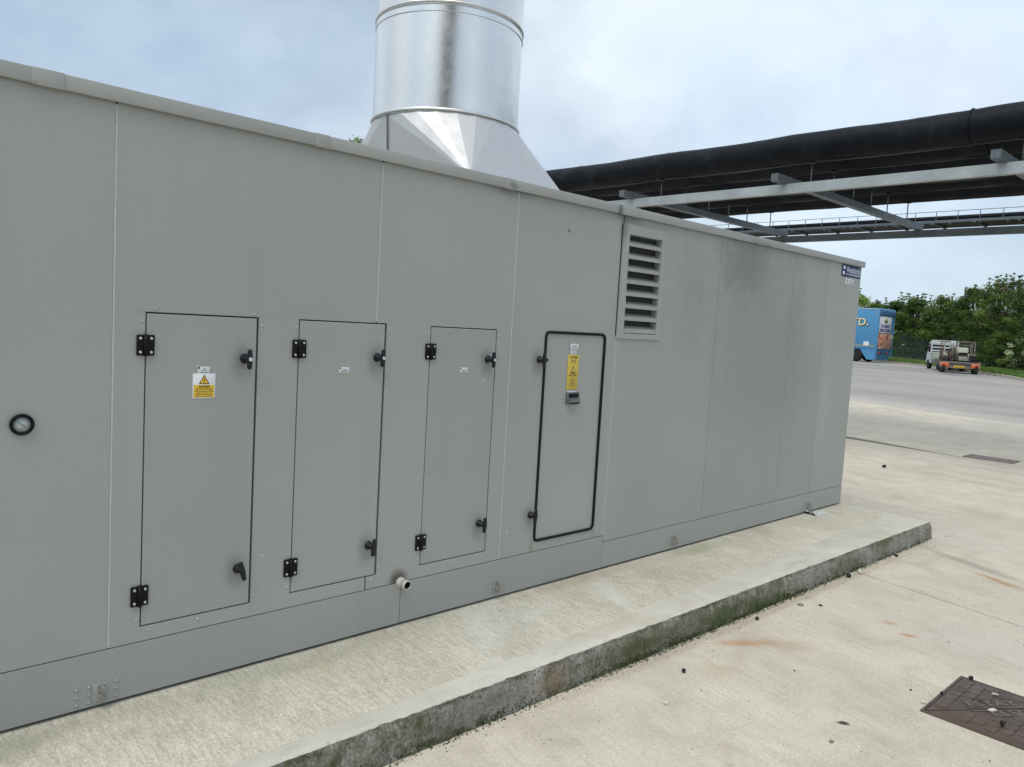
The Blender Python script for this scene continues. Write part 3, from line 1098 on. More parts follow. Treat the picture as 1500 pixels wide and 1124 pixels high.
# caution sign on door 1
mb = MB()
x0, x1, z0, z1 = 1.2015, 1.295, 1.370, 1.4725
mb.rbox(x0, x1, -0.0032, -0.0009, z0, z1, M_WHITE, 0.0008, seg=1)
mb.box(x0 + 0.005, x1 - 0.005, -0.0038, -0.0031, z0 + 0.004, z0 + 0.055, M_YELLOW)
cxs, tz = (x0 + x1) / 2, z0 + 0.059
mb.prism([(cxs - 0.022, tz), (cxs + 0.022, tz), (cxs, tz + 0.0395)], -0.0038, -0.0031, M_INK)
mb.prism([(cxs - 0.0165, tz + 0.0032), (cxs + 0.0165, tz + 0.0032), (cxs, tz + 0.033)], -0.0044, -0.0037, M_YELLOW)
mb.prism([(cxs - 0.0011, tz + 0.011), (cxs + 0.0011, tz + 0.011), (cxs + 0.0022, tz + 0.0235), (cxs - 0.0022, tz + 0.0235)], -0.005, -0.0043, M_INK)
mb.lathe([(0.0018, 0), (0.0018, 0.0006)], M_INK, 10, Matrix.Translation((cxs, -0.0044, tz + 0.0072)) @ Matrix.Rotation(PI / 2, 4, 'X'))
add_text(mb, 'CAUTION', 0.0098, M_INK, on_wall(cxs, -0.0042, z0 + 0.0485), 0.0003, width=0.044)
zz = z0 + 0.0415
for row in [(0.10, 0.22, 0.20, 0.14), (0.22, 0.24, 0.28), (0.24, 0.18, 0.16, 0.24), (0.2, 0.3, 0.12), (0.26, 0.22, 0.08, 0.16), (0.2, 0.14, 0.4)]:
    tot = sum(row) + 0.04 * (len(row) - 1)
    xx = cxs - tot * 0.084 / 2
    for w in row:
        mb.box(xx, xx + w * 0.084, -0.0042, -0.0037, zz - 0.0016, zz + 0.0012, M_FADEINK)
        xx += (w + 0.04) * 0.084
    zz -= 0.0066
mb.build('caution_sign', door1)

# door 4: lift-off hatch in a black rubber edge trim, with wing latches on its left side
mb_o = sheet('door', D4[0] + 0.004, D4[1] - 0.004, D4[2] + 0.004, D4[3] - 0.004, y=0.004, th=0.04, bev=0.003)
mb_o['label'] = 'grey hatch outlined by a thick black rubber trim'
door4 = mb_o
mb = MB()
rr = 0.03
pts = []
for (cx_, cz_, a0) in ((D4[1] - rr, D4[3] - rr, 0), (D4[0] + rr, D4[3] - rr, 90), (D4[0] + rr, D4[2] + rr, 180), (D4[1] - rr, D4[2] + rr, 270)):
    for k in range(6):
        a = R(a0 + 90 * k / 5)
        pts.append((cx_ + rr * math.cos(a), -0.002, cz_ + rr * math.sin(a)))
mb.tube(pts, 0.0088, M_RUBBER, 8, closed=True)
mb.build('rubber_trim', door4)
make_handle(door4, 3.203, 1.548, 0, False, out=0.85)
mb = MB(); mb.rbox(3.212, 3.262, -0.020, -0.0125, 1.536, 1.556, M_NAVYP, 0.003); mb.build('catch', door4)
make_handle(door4, 3.204, 0.622, R(2), False, out=0.9)
mb = MB()
mb.rbox(3.468, 3.542, -0.001, 0.0035, 1.611, 1.647, M_WHITE, 0.0006, seg=1)
mb.box(3.463, 3.4678, 0.0, 0.0036, 1.609, 1.647, M_GREYINK)
for k in range(4):
    mb.box(3.478, 3.53 - 0.006 * (k % 2), -0.0016, -0.0009, 1.618 + 0.0065 * k, 1.6205 + 0.0065 * k, M_GREYINK)
mb.build('tag', door4)
tag2 = MB()
tag2.rbox(3.474, 3.527, 0.0006, 0.0034, 1.5815, 1.6055, M_TAG, 0.0005, seg=1)
for k in range(2):
    tag2.box(3.485, 3.517, 0.0, 0.0007, 1.588 + 0.008 * k, 1.5905 + 0.008 * k, M_GREYINK)
tag2.build('tag', door4)
mb = MB()
x0, x1, z0, z1 = 3.455, 3.553, 1.366, 1.580
mb.rbox(x0, x1, 0.0, 0.0035, z0, z1, M_YELLOW2, 0.0008, seg=1)
cxs = (x0 + x1) / 2
add_text(mb, 'CAUTION', 0.017, M_INK, on_wall(cxs, -0.0004, z1 - 0.016), 0.0004, width=0.066)
for zz, w in ((z1 - 0.033, 0.05), (z1 - 0.045, 0.052)):
    for k in range(7):
        mb.box(cxs - w / 2 + k * w / 7, cxs - w / 2 + (k + 0.72) * w / 7, -0.0006, 0.0001, zz - 0.0032, zz + 0.0032, M_FADEINK)
tz = z0 + 0.083
mb.prism([(cxs - 0.034, tz), (cxs + 0.034, tz), (cxs, tz + 0.066)], -0.0006, 0.0001, M_INK)
mb.prism([(cxs - 0.027, tz + 0.0045), (cxs + 0.027, tz + 0.0045), (cxs, tz + 0.057)], -0.0012, -0.0005, M_YELLOW2)
# hand between two cog wheels
for (hx, hz, hr) in ((cxs - 0.007, tz + 0.0215, 0.0085), (cxs + 0.009, tz + 0.0165, 0.0075)):
    cog = []
    for k in range(24):
        a = 2 * PI * k / 24
        q = hr * (1.0 if k % 2 else 0.78)
        cog.append((hx + q * math.cos(a), hz + q * math.sin(a)))
    mb.prism(cog, -0.0018, -0.0011, M_INK)
zz = z0 + 0.071
for row in (0.3, 0.62, 0.55, 0.6, 0.45, 0.62, 0.5):
    w = row * 0.085
    k = 0
    xx = cxs - w / 2
    while xx < cxs + w / 2 - 0.004:
        l_ = 0.006 + 0.005 * ((k * 7) % 3)
        mb.box(xx, min(xx + l_, cxs + w / 2), -0.0006, 0.0001, zz - 0.0017, zz + 0.0015, M_FADEINK)
        xx += l_ + 0.0025; k += 1
    zz -= 0.0082
mb.build('caution_sign', door4)
mb = MB()
mb.rbox(3.458, 3.566, -0.010, 0.0035, 1.276, 1.350, M_LATCH, 0.004)
mb.rbox(3.470, 3.556, -0.0155, -0.009, 1.318, 1.343, M_BLACKP, 0.002)
mb.prism([(3.466, 1.281), (3.560, 1.281), (3.558, 1.312), (3.468, 1.312)], -0.024, -0.0095, M_LATCH)
mb.rbox(3.468, 3.558, -0.026, -0.012, 1.279, 1.289, M_BLACKP, 0.002)
mb.box(3.460, 3.550, -0.0012, 0.0034, 1.3505, 1.3595, M_TAG)
mb.build('latch', door4)

# ---- louvre
lou = MB()
lx0, lx1, lz0, lz1 = 3.893, 4.362, 1.693, 2.428
ox0, ox1, oz0, oz1 = 3.957, 4.311, 1.728, 2.366
for (a, b, c, e_) in ((lx0, ox0, lz0, lz1), (ox1, lx1, lz0, lz1), (ox0, ox1, lz0, oz0), (ox0, ox1, oz1, lz1)):
    lou.box(a, b, -0.010, -0.0005, c, e_, M_WALL)
for (a, b) in ((ox0, ox0 + 0.002), (ox1 - 0.002, ox1)):
    lou.box(a, b, -0.009, 0.075, oz0, oz1, M_WALL)
lou.box(ox0 + 0.002, ox1 - 0.002, -0.009, 0.075, oz1 - 0.002, oz1 - 0.0001, M_WALL)
louvre = lou.build('louvre', unit)
mb = MB(); mb.box(ox0 + 0.002, ox1 - 0.002, 0.0425, 0.046, oz0, oz1, M_GAPSHADE); mb.build('gap_shade_sheet', louvre)  # solid near-black sheet, its colour stands in for shade between the slats
pitch = (oz1 - oz0) / 8.0
prof = [(-0.006, 0.0), (-0.0075, 0.0), (-0.0075, 0.020), (0.040, 0.046), (0.040, 0.0445), (-0.006, 0.0168)]
v = [(ox0 + 0.0025, y, oz0 + 0.004 + z) for y, z in prof] + [(ox1 - 0.0025, y, oz0 + 0.004 + z) for y, z in prof]
n = len(prof)
f = [tuple(range(n)), tuple(range(2 * n - 1, n - 1, -1))] + [(i, (i + 1) % n, (i + 1) % n + n, i + n) for i in range(n)]
s0 = MB(); s0.add(v, f, M_WALL)
slat = s0.build('slat', louvre)
bm = bmesh.new(); bm.from_mesh(slat.data); bmesh.ops.recalc_face_normals(bm, faces=bm.faces[:]); bm.to_mesh(slat.data); bm.free()
for k in range(1, 8):
    copy_tree(slat, louvre, Vector((0, 0, pitch * k)))

# ---- gauge
GP = Matrix.Translation((0.6045, 0, 1.2925)) @ Matrix.Rotation(PI / 2, 4, 'X')
mb = MB()
mb.lathe([(0.0365, 0), (0.0385, 0.004), (0.0385, 0.012), (0.0365, 0.0155), (0.031, 0.0165), (0.0275, 0.0135), (0.0272, 0.010), (0.0265, 0.006), (0.0, 0.006)], M_BLACKP, 40, GP, caps=False)
gauge = mb.build('gauge', unit)
mb = MB()
mb.lathe([(0.0268, 0.0065), (0.0268, 0.0075)], M_DIAL, 32, GP)
for k in range(13):
    a = R(150 - 120 * k / 12)
    l_ = 0.005 if k % 3 == 0 else 0.003
    c_, s_ = math.cos(a), math.sin(a)
    for q in (0,):
        mb.box(-0.0004, 0.0004, 0.0195, 0.0195 + l_, 0.0076, 0.0080, M_INK, GP @ Matrix.Rotation(a - PI / 2, 4, 'Z'))
mb.box(-0.006, 0.006, -0.0005, 0.0008, 0.0076, 0.008, M_GREYINK, GP)
mb.build('dial', gauge)
mb = MB()
mb.add([(-0.001, -0.016, 0.0092), (0.001, -0.016, 0.0092), (0.0004, 0.018, 0.0092), (-0.0004, 0.018, 0.0092)], [(0, 1, 2, 3)], M_INK,
       mtx=GP @ Matrix.Translation((0, -0.0, 0)) @ Matrix.Rotation(R(48), 4, 'Z'))
mb.build('needle', gauge)

# ---- drain stub
mb = MB()
DP = Matrix.Translation((2.283, 0.0, 0.392)) @ Matrix.Rotation(PI / 2, 4, 'X')
mb.lathe([(0.026, 0.0), (0.026, 0.012), (0.0215, 0.014), (0.0215, 0.045), (0.0235, 0.046), (0.0235, 0.066), (0.0198, 0.066)], M_PVC, 28, DP, caps=False)
mb.lathe([(0.0198, 0.066), (0.0194, 0.061)], M_PVC, 28, DP, caps=False)
mb.lathe([(0.0194, 0.061), (0.0185, 0.02), (0.0, 0.02)], M_DARKIN, 28, DP, caps=False)
mb.build('drain_pipe', unit)

# ---- lifting lugs
def make_lug(x, z, tilt):
    bm = bmesh.new()
    prof_ = [(-0.001, -0.030), (0.022, -0.030), (0.040, -0.020), (0.044, 0.0), (0.040, 0.020), (0.022, 0.034), (-0.001, 0.034)]
    n_ = 16
    outer = prof_
    ring = [(0.021 + 0.011 * math.cos(2 * PI * k / n_), 0.002 + 0.012 * math.sin(2 * PI * k / n_)) for k in range(n_)]
    vo_ = [bm.verts.new((0, -a, b)) for a, b in outer]
    vi_ = [bm.verts.new((0, -a, b)) for a, b in ring]
    eo = [bm.edges.new((vo_[i], vo_[(i + 1) % len(vo_)])) for i in range(len(vo_))]
    ei = [bm.edges.new((vi_[i], vi_[(i + 1) % n_])) for i in range(n_)]
    bmesh.ops.triangle_fill(bm, use_beauty=True, use_dissolve=False, edges=eo + ei)
    g = bmesh.ops.extrude_face_region(bm, geom=bm.faces[:])
    for e_ in g['geom']:
        if isinstance(e_, bmesh.types.BMVert):
            e_.co.x += 0.008
    bmesh.ops.recalc_face_normals(bm, faces=bm.faces[:])
    mb = MB()
    mb.bm(bm, M_GALV2, False, Matrix.Translation((x - 0.004, 0, z)) @ Matrix.Rotation(tilt, 4, 'Z'))
    mb.rbox(x - 0.020, x + 0.020, -0.003, -0.0003, z - 0.036, z + 0.040, M_RAIL, 0.001)
    return mb.build('lifting_lug', unit)


for (lx, lz), tl in zip(LUGS, (R(24), R(8), R(4), R(0))):
    make_lug(lx, lz, tl)

# ---- maker's plate and small sticker
mb = MB()
x0, x1, z0, z1 = 7.118, 7.532, 2.364, 2.474
mb.rbox(x0, x1, -0.0035, -0.0004, z0, z1, M_BLUEPL, 0.0014, seg=1)
add_text(mb, 'Weatherite', 0.080, M_WHITE, on_wall((x0 + x1) / 2 + 0.045, -0.0040, z0 + 0.066), 0.0, width=0.31)
add_text(mb, 'www.weatheritegroup.com', 0.026, M_WHITE, on_wall((x0 + x1) / 2 + 0.04, -0.0040, z0 + 0.026), 0.0, width=0.31)
# white swirl emblem of two leaves
for (ex, ez, sgn) in ((x0 + 0.042, z0 + 0.078, 1), (x0 + 0.046, z0 + 0.037, -1)):
    leaf = []
    for k in range(14):
        a = 2 * PI * k / 14
        q = 0.020 * (1 + 0.35 * math.cos(a - 0.9) * sgn)
        leaf.append((ex + q * 1.15 * math.cos(a), ez + q * 0.85 * math.sin(a)))
    mb.prism(leaf, -0.0046, -0.0034, M_WHITE)
mb.build('maker_plate', unit)
mb = MB()
x0, x1, z0, z1 = 7.222, 7.400, 2.297, 2.349
mb.rbox(x0, x1, -0.002, -0.0004, z0, z1, M_WHITE, 0.0005, seg=1)
mb.prism([(x0 + 0.012, z0 + 0.010), (x0 + 0.030, z0 + 0.010), (x0 + 0.055, z0 + 0.043), (x0 + 0.012, z0 + 0.043), (x0 + 0.012, z0 + 0.036), (x0 + 0.034, z0 + 0.036)], -0.0026, -0.0019, M_REDINK)
for k in range(3):
    mb.box(x0 + 0.065, x1 - 0.015 - 0.02 * (k % 2), -0.0026, -0.0019, z0 + 0.010 + k * 0.012, z0 + 0.015 + k * 0.012, M_GREYINK)
mb.build('sticker', unit)

# ------------------------------------------------------------------ exhaust stack on the roof
stack = thing('exhaust_stack', 'wide bright galvanised exhaust stack on a square folded hood, rising from the unit roof', 'exhaust stack', (3.0, 0.7, 2.52))
SC = (2.97, 0.70); SR = 0.445
SZ = [2.913, 3.496, 4.11, 4.72, 5.33, 5.94, 6.6]
mb = MB()
N = 24
rect = [(2.64, 0.03), (3.37, 0.03), (3.37, 1.37), (2.64, 1.37)]
cang = [225, 315, 45, 135]
ring = [(SC[0] + SR * math.cos(2 * PI * k / N), SC[1] + SR * math.sin(2 * PI * k / N), SZ[0]) for k in range(N)]
verts = ring + [(x, y, 2.512) for x, y in rect]
faces = []
for c in range(4):
    k0 = int(round(((cang[c] - 45) % 360) / 360 * N)) % N
    for k in range(N // 4):
        a, b = (k0 + k) % N, (k0 + k + 1) % N
        faces.append((N + c, b, a))
    kend = (k0 + N // 4) % N
    faces.append((N + c, N + (c + 1) % 4, kend))
mb.add(verts, faces, M_HOOD)
hood = mb.build('hood', stack)
bm = bmesh.new(); bm.from_mesh(hood.data)
bmesh.ops.recalc_face_normals(bm, faces=bm.faces[:])
if sum(f_.normal.dot(f_.calc_center_median() - Vector((3.0, 0.7, 2.7))) for f_ in bm.faces) < 0:
    bmesh.ops.reverse_faces(bm, faces=bm.faces[:])
bm.to_mesh(hood.data); bm.free()
mb = MB()
p0 = Vector((2.64 + 0.10, 0.62, 2.56)); 
mb.tube([(2.634, 0.80, 2.515), (2.521, 0.669, 2.905)], 0.004, M_STEELD, 6)
mb.build('lock_seam', hood)
for i in range(len(SZ) - 1):
    mb = MB()
    r_ = SR - 0.003 * i
    verts, faces = [], []
    n = 96
    hs = [SZ[i] + 0.004, SZ[i] + 0.05, SZ[i] + 0.2, SZ[i] + 0.4, SZ[i + 1] - 0.035, SZ[i + 1]]
    for h in hs:
        for k in range(n):
            t = 2 * PI * k / n
            dr = noise.noise(Vector((math.cos(t) * 1.5, math.sin(t) * 1.5, h * 1.6 + i * 7))) * 0.0035
            verts.append((SC[0] + (r_ + dr) * math.cos(t), SC[1] + (r_ + dr) * math.sin(t), h))
    for j in range(len(hs) - 1):
        for k in range(n):
            faces.append((j * n + k, j * n + (k + 1) % n, (j + 1) * n + (k + 1) % n, (j + 1) * n + k))
    mb.add(verts, faces, M_DRUM, True)
    drum = mb.build('drum', stack)
    mb = MB()
    pts = [(SC[0] + (r_ + 0.004) * math.cos(2 * PI * k / 72), SC[1] + (r_ + 0.004) * math.sin(2 * PI * k / 72), SZ[i] + (0.008 if i else 0.006)) for k in range(72)]
    mb.tube(pts, 0.0085 if i == 0 else 0.007, M_DRUM, 8, closed=True)
    pts = [(SC[0] + (r_ + 0.002) * math.cos(2 * PI * k / 72), SC[1] + (r_ + 0.002) * math.sin(2 * PI * k / 72), SZ[i] - 0.007) for k in range(72)]
    mb.tube(pts, 0.0045, M_STEEL, 6, closed=True)
    mb.build('swage_ring', stack)
    mb = MB()
    a = R(-8) if i == 0 else R(-10)
    c_, s_ = math.cos(a), math.sin(a)
    mb.box(-0.004, 0.010, -0.012, 0.012, SZ[i] + 0.012, SZ[i + 1] - 0.01, M_DRUM, Matrix.Translation((SC[0] + r_ * c_, SC[1] + r_ * s_, 0)) @ Matrix.Rotation(a, 4, 'Z'))
    mb.build('lock_seam', drum)
    mb = MB()      # overlap edge of the sheet above, a fine raised line
    pts = [(SC[0] + (r_ + 0.001) * math.cos(2 * PI * k / 72), SC[1] + (r_ + 0.001) * math.sin(2 * PI * k / 72), SZ[i + 1] - 0.045) for k in range(72)]
    mb.tube(pts, 0.0022, M_STEEL, 6, closed=True)
    mb.build('lap_edge', drum)

# ------------------------------------------------------------------ pipe rack
rack = thing('pipe_rack', 'galvanised steel pipe rack of two long beams and crossing channels carrying the black pipes', 'pipe rack', (14.2, 9.0, 0))


def channel(mb, x0, x1, y0, y1, z0, z1, mat, along, lip=0.02, th=0.006):
    """cold formed channel: web outwards, two flanges"""
    if along == 'y':
        mb.box(x0, x0 + th, y0, y1, z0, z1, mat)
        mb.box(x0 + th, x1, y0, y1, z0, z0 + th, mat)
        mb.box(x0 + th, x1, y0, y1, z1 - th, z1, mat)
        mb.box(x1 - th, x1, y0, y1, z0 + th, z0 + lip, mat)
    else:
        mb.box(x0, x1, y0, y0 + th, z0, z1, mat)
        mb.box(x0, x1, y0 + th, y1, z0, z0 + th, mat)
        mb.box(x0, x1, y0 + th, y1, z1 - th, z1, mat)


mb = MB(); channel(mb, 11.30, 11.40, -26, 40, 4.0, 4.145, M_STEEL, 'y'); mb.build('beam', rack)
mb = MB(); channel(mb, 17.02, 17.12, -26, 40, 4.0, 4.145, M_STEELD, 'y'); mb.build('beam', rack)
CY = [5.86 - 2.97 * k for k in range(-5, 8)]
pipes = [(12.2, 4.87, 0.245), (13.02, 4.85, 0.22), (13.85, 4.84, 0.21), (14.62, 4.82, 0.20), (15.38, 4.82, 0.20), (16.40, 4.84, 0.23)]
for cy_ in CY:
    mb = MB()
    channel(mb, 11.02, 17.16, cy_ - 0.06, cy_ + 0.06, 4.149, 4.262, M_STEELD, 'x')
    mb.box(11.02, 11.026, cy_ - 0.053, cy_ + 0.06, 4.156, 4.255, M_STEELD)
    cb = mb.build('cross_channel', rack)
    for (px_, pz_, pr_) in pipes:
        m = MB()
        m.tube([(px_, cy_, 4.262), (px_, cy_, pz_ - pr_ + 0.01)], 0.011, M_STEELD, 8)
        m.tube([(px_, cy_, 4.262), (px_, cy_, 4.285)], 0.024, M_STEELD, 6)
        m.box(px_ - 0.05, px_ + 0.05, cy_ - 0.04, cy_ + 0.04, pz_ - pr_ - 0.006, pz_ - pr_ + 0.006, M_LAG)
        m.build('pipe_support', cb)
for y_ in (-20, -6.0, 10.5, 26):
    for x_ in (11.35, 17.07):
        mb = MB()
        z0_ = gz(x_, y_)
        mb.box(x_ - 0.07, x_ + 0.07, y_ - 0.07, y_ + 0.07, z0_, 3.998, M_STEELD)
        mb.box(x_ - 0.16, x_ + 0.16, y_ - 0.16, y_ + 0.16, z0_, z0_ + 0.02, M_STEELD)
        mb.build('column', rack)

plabels = ['nearest and fattest black lagged pipe, its wrinkled flank against the sky above the rack',
           'second black lagged pipe, tucked right behind the fattest one on the rack',
           'third black lagged pipe in from the near beam of the rack',
           'slim black lagged pipe with pipes on both sides, fourth from the near beam',
           'slim black lagged pipe next to the outermost one on the far side of the rack',
           'outermost black lagged pipe by the far beam, its underside edging the strip of sky']
for (px_, pz_, pr_), lab in zip(pipes, plabels):
    mb = MB()
    verts, faces = [], []
    n = 28
    ys = []
    y = -26.0
    while y < 40:
        ys.append(y); y += 0.07 if -2 < y < 12 else 0.5
    for y in ys:
        sag = -0.02 * math.cos((y - 4.4) / 2.97 * 2 * PI)
        for k in range(n):
            t = 2 * PI * k / n
            w = noise.fractal(Vector((math.cos(t) * 1.2 + px_ * 5, y * 1.4 + math.sin(t) * 0.8, math.sin(t) * 1.2)), 1.0, 2.0, 3) * 0.008
            fold = max(0, noise.noise(Vector((px_, y * 5 + math.sin(t), 3)))) ** 2 * 0.012
            verts.append((px_ + (pr_ + w + fold) * math.cos(t), y, pz_ + sag * 0.5 + (pr_ + w + fold) * math.sin(t)))
    for i in range(len(ys) - 1):
        for k in range(n):
            faces.append((i * n + k, (i + 1) * n + k, (i + 1) * n + (k + 1) % n, i * n + (k + 1) % n))
    mb.add(verts, faces, M_LAG, True)
    o = mb.build('lagged_pipe')
    tag(o, lab, 'pipe', 'black lagged pipes on the rack')
    m = MB()
    a = R(-100)
    pts = [(px_ + (pr_ + 0.006) * math.cos(a + 0.12 * noise.noise(Vector((y * 0.5, px_, 0)))), y,
            pz_ + (pr_ + 0.006) * math.sin(a + 0.12 * noise.noise(Vector((y * 0.5, px_, 0))))) for y in ys[::4]]
    m.tube(pts, 0.009, M_LAGTAPE, 6)
    m.build('lagging_seam', o)
    for yb in (0.55, 13.0):
        m = MB()
        m.tube([(px_ + (pr_ + 0.009) * math.cos(2 * PI * k / 28), yb + 0.1 * (px_ % 1), pz_ + (pr_ + 0.009) * math.sin(2 * PI * k / 28)) for k in range(28)], 0.010, M_LAG, 6, closed=True)
        m.build('lagging_band', o)

# ------------------------------------------------------------------ far pipe bridge
fb = thing('pipe_bridge', 'distant pipe bridge with a thin guard rail crossing the sky below the near rack', 'pipe bridge', (45, 14, gz(45, 14)))
mb = MB()
for k in range(2):
    mb.box(45 + k * 2.0, 45.12 + k * 2.0, -40, 110, 8.42, 8.56, M_STEELD)
yy = -40
while yy < 110:
    mb.box(45.0, 47.0, yy, yy + 0.14, 8.36, 8.418, M_STEELD); yy += 2.0
mb.box(45.12, 47.0, -40, 110, 8.48, 8.54, M_RUSTDK)
mb.build('deck_frame', fb)
for k, (px_, pz_, pr_) in enumerate([(45.5, 8.70, 0.15), (46.4, 8.76, 0.20)]):
    mb = MB(); mb.tube([(px_, y, pz_) for y in span(-40, 110, 30)], pr_, M_LAG, 14); mb.build('pipe', fb)
mb = MB()
mb.tube([(45.05, y, 9.02) for y in span(-40, 110, 6)], 0.017, M_STEELD, 6)
rail = mb.build('guard_rail', fb)
pm = None
k = 0
yy = -8.0
while yy < 34:
    if pm is None:
        m = MB(); m.box(45.035, 45.065, -0.015, 0.015, 8.56, 9.02, M_STEELD)
        p_ = m.build('rail_post', fb); pm = p_.data
        p_.matrix_basis = Matrix.Translation((0, yy, 0))
    else:
        p_ = link('rail_post', pm, fb, Matrix.Translation((0, yy, 0)))
    yy += 1.05
mb = MB()
for k in range(34):
    yy = 2 + k * 0.83 + 0.3 * math.sin(k * 2.3)
    mb.box(45.02, 45.3, yy, yy + 0.12, 8.36, 8.42, M_STEELD)
mb.build('cable_tray_clips', fb)['kind'] = 'stuff'
for y_ in (-12, 40, 90):
    for x_ in (45.06, 47.06):
        mb = MB(); mb.box(x_ - 0.12, x_ + 0.12, y_ - 0.12, y_ + 0.12, 0.3, 8.42, M_STEELD); mb.build('column', fb)

# ------------------------------------------------------------------ manhole cover in the yard
mh = thing('manhole_cover', 'brown rusty manhole cover split on the diagonal, sunk in the yard concrete', 'manhole cover', (4.26, -2.2, 0))
MX0, MX1, MY0, MY1 = 3.955, 4.560, -2.430, -1.975
mb = MB()
fw = 0.013
for (a, b, c, d_) in ((MX0, MX1, MY0, MY0 + fw), (MX0, MX1, MY1 - fw, MY1), (MX0, MX0 + fw, MY0 + fw, MY1 - fw), (MX1 - fw, MX1, MY0 + fw, MY1 - fw)):
    mb.box(a, b, c, d_, -0.03, 0.007, M_IRON)
mb.box(MX0 + fw, MX1 - fw, MY0 + fw, MY1 - fw, 0.0005, 0.0012, M_DARKIN)
mb.build('frame', mh)
ux, uy = 0.8, -0.6        # along the diagonal split
ix0, ix1, iy0, iy1 = MX0 + fw + 0.004, MX1 - fw - 0.004, MY0 + fw + 0.004, MY1 - fw - 0.004


def tri_plate(sign, words):
    mb = MB()
    if sign > 0:
        poly = [(ix0 + 0.006, iy1), (ix1, iy0 + 0.006), (ix1, iy1)]
    else:
        poly = [(ix0, iy1 - 0.006), (ix0, iy0), (ix1 - 0.006, iy0)]
    n = len(poly)
    v = [(x, y, 0.0015) for x, y in poly] + [(x, y, 0.0065) for x, y in poly]
    mb.add(v, [tuple(range(n - 1, -1, -1)), tuple(range(n, 2 * n))] + [(i, (i + 1) % n, (i + 1) % n + n, i + n) for i in range(n)], M_IRON)
    # raised tread blocks in staggered pairs, plus the band along the split
    mid = Vector(((ix0 + ix1) / 2, (iy0 + iy1) / 2, 0))
    nv = Vector((0.6, 0.8, 0)) * sign
    for r_ in range(-9, 10):
        for c_ in range(-9, 10):
            p = mid + Vector((c_ * 0.066 + (r_ % 2) * 0.033, r_ * 0.0572, 0))
            dd = (p - mid).dot(nv)
            al_ = (p - mid).dot(Vector((0.8, -0.6, 0)))
            if dd < (0.085 if (-0.13 < al_ < 0.24) else 0.032):
                continue
            if not (ix0 + 0.032 < p.x < ix1 - 0.030 and iy0 + 0.030 < p.y < iy1 - 0.028):
                continue
            hexv = [(-0.030, -0.014), (-0.012, -0.024), (0.030, -0.024), (0.030, 0.014), (0.012, 0.024), (-0.030, 0.024)]
            T = Matrix.Translation((p.x, p.y, 0.006))
            vb = [(a_, b_, 0) for a_, b_ in hexv] + [(a_ * 0.93, b_ * 0.93, 0.0065) for a_, b_ in hexv]
            mb.add(vb, [tuple(range(6, 12))] + [(k_, (k_ + 1) % 6, (k_ + 1) % 6 + 6, k_ + 6) for k_ in range(6)], M_IRON, False, T)
    T = Matrix.Translation((mid.x, mid.y, 0.0062)) @ Matrix.Rotation(math.atan2(uy, ux), 4, 'Z')
    s = 1 if sign > 0 else -1
    mb.box(-0.12, 0.28, 0.008 * s if s > 0 else -0.020, 0.020 if s > 0 else -0.008, 0, 0.005, M_IRON, T)
    Tt = T @ Matrix.Translation((-0.105 if s > 0 else -0.045, 0.048 * s, 0.003))
    add_text(mb, words, 0.062, M_IRONW, Tt, 0.0018, width=0.27 if s > 0 else 0.17, align='LEFT', extrude=0.0045)
    mb.build('cover_plate', mh)


tri_plate(1, 'ESTAT')
tri_plate(-1, 'ELV')

# drain grating further out
M_GRATE = plain('rusty_grating_dust', (0.27, 0.21, 0.185), 0.8, var=0.4, scale=9)
dg = thing('drain_grating', 'small rusty drain grating at the end of the dark poured joint', 'drain grating', (14.2, 0.42, 0))
mb = MB()
for (a, b, c, d_) in ((13.97, 14.46, 0.06, 0.09), (13.97, 14.46, 0.75, 0.78), (13.97, 14.0, 0.09, 0.75), (14.43, 14.46, 0.09, 0.75)):
    mb.box(a, b, c, d_, -0.03, 0.006, M_IRON)
mb.box(14.0, 14.43, 0.09, 0.75, 0.0006, 0.0014, M_IRON)
mb.build('frame', dg)
for k in range(12):
    y = 0.105 + k * 0.054
    mb = MB(); mb.box(14.0, 14.43, y, y + 0.036, 0.002, 0.0055, M_GRATE); mb.build('bar', dg)

# ------------------------------------------------------------------ litter in the yard
M_COAL = plain('black_lump_stuff', (0.008, 0.008, 0.009), 0.6, bump=0.3, bscale=60)
M_CHALK = plain('pale_grit', (0.62, 0.60, 0.55), 0.8)
M_LEAF = plain('dry_leaf', (0.06, 0.045, 0.03), 0.8)
M_PEB = plain('grey_pebble', (0.24, 0.22, 0.20), 0.8)
M_RAG = plain('crumpled_plastic_sheet', (0.58, 0.60, 0.60), 0.45, var=0.15, scale=30)


def lump(name, x, y, z, r, mat, label, cat, group=None, squash=(1, 1, 0.8), rot=0.0):
    bm = bmesh.new()
    bmesh.ops.create_icosphere(bm, subdivisions=2, radius=1)
    s = random.random() * 50
    for v_ in bm.verts:
        k_ = 1 + 0.35 * noise.noise(v_.co * 1.4 + Vector((s, s, s)))
        v_.co = Vector((v_.co.x * squash[0], v_.co.y * squash[1], v_.co.z * squash[2])) * r * k_
    mb = MB(); mb.bm(bm, mat, False)
    lo = min(v_[2] for v_ in mb.v)
    o = mb.build(name)
    o.location = (x, y, z - lo - r * 0.04)
    o.rotation_euler = (0, 0, rot)
    return tag(o, label, cat, group)


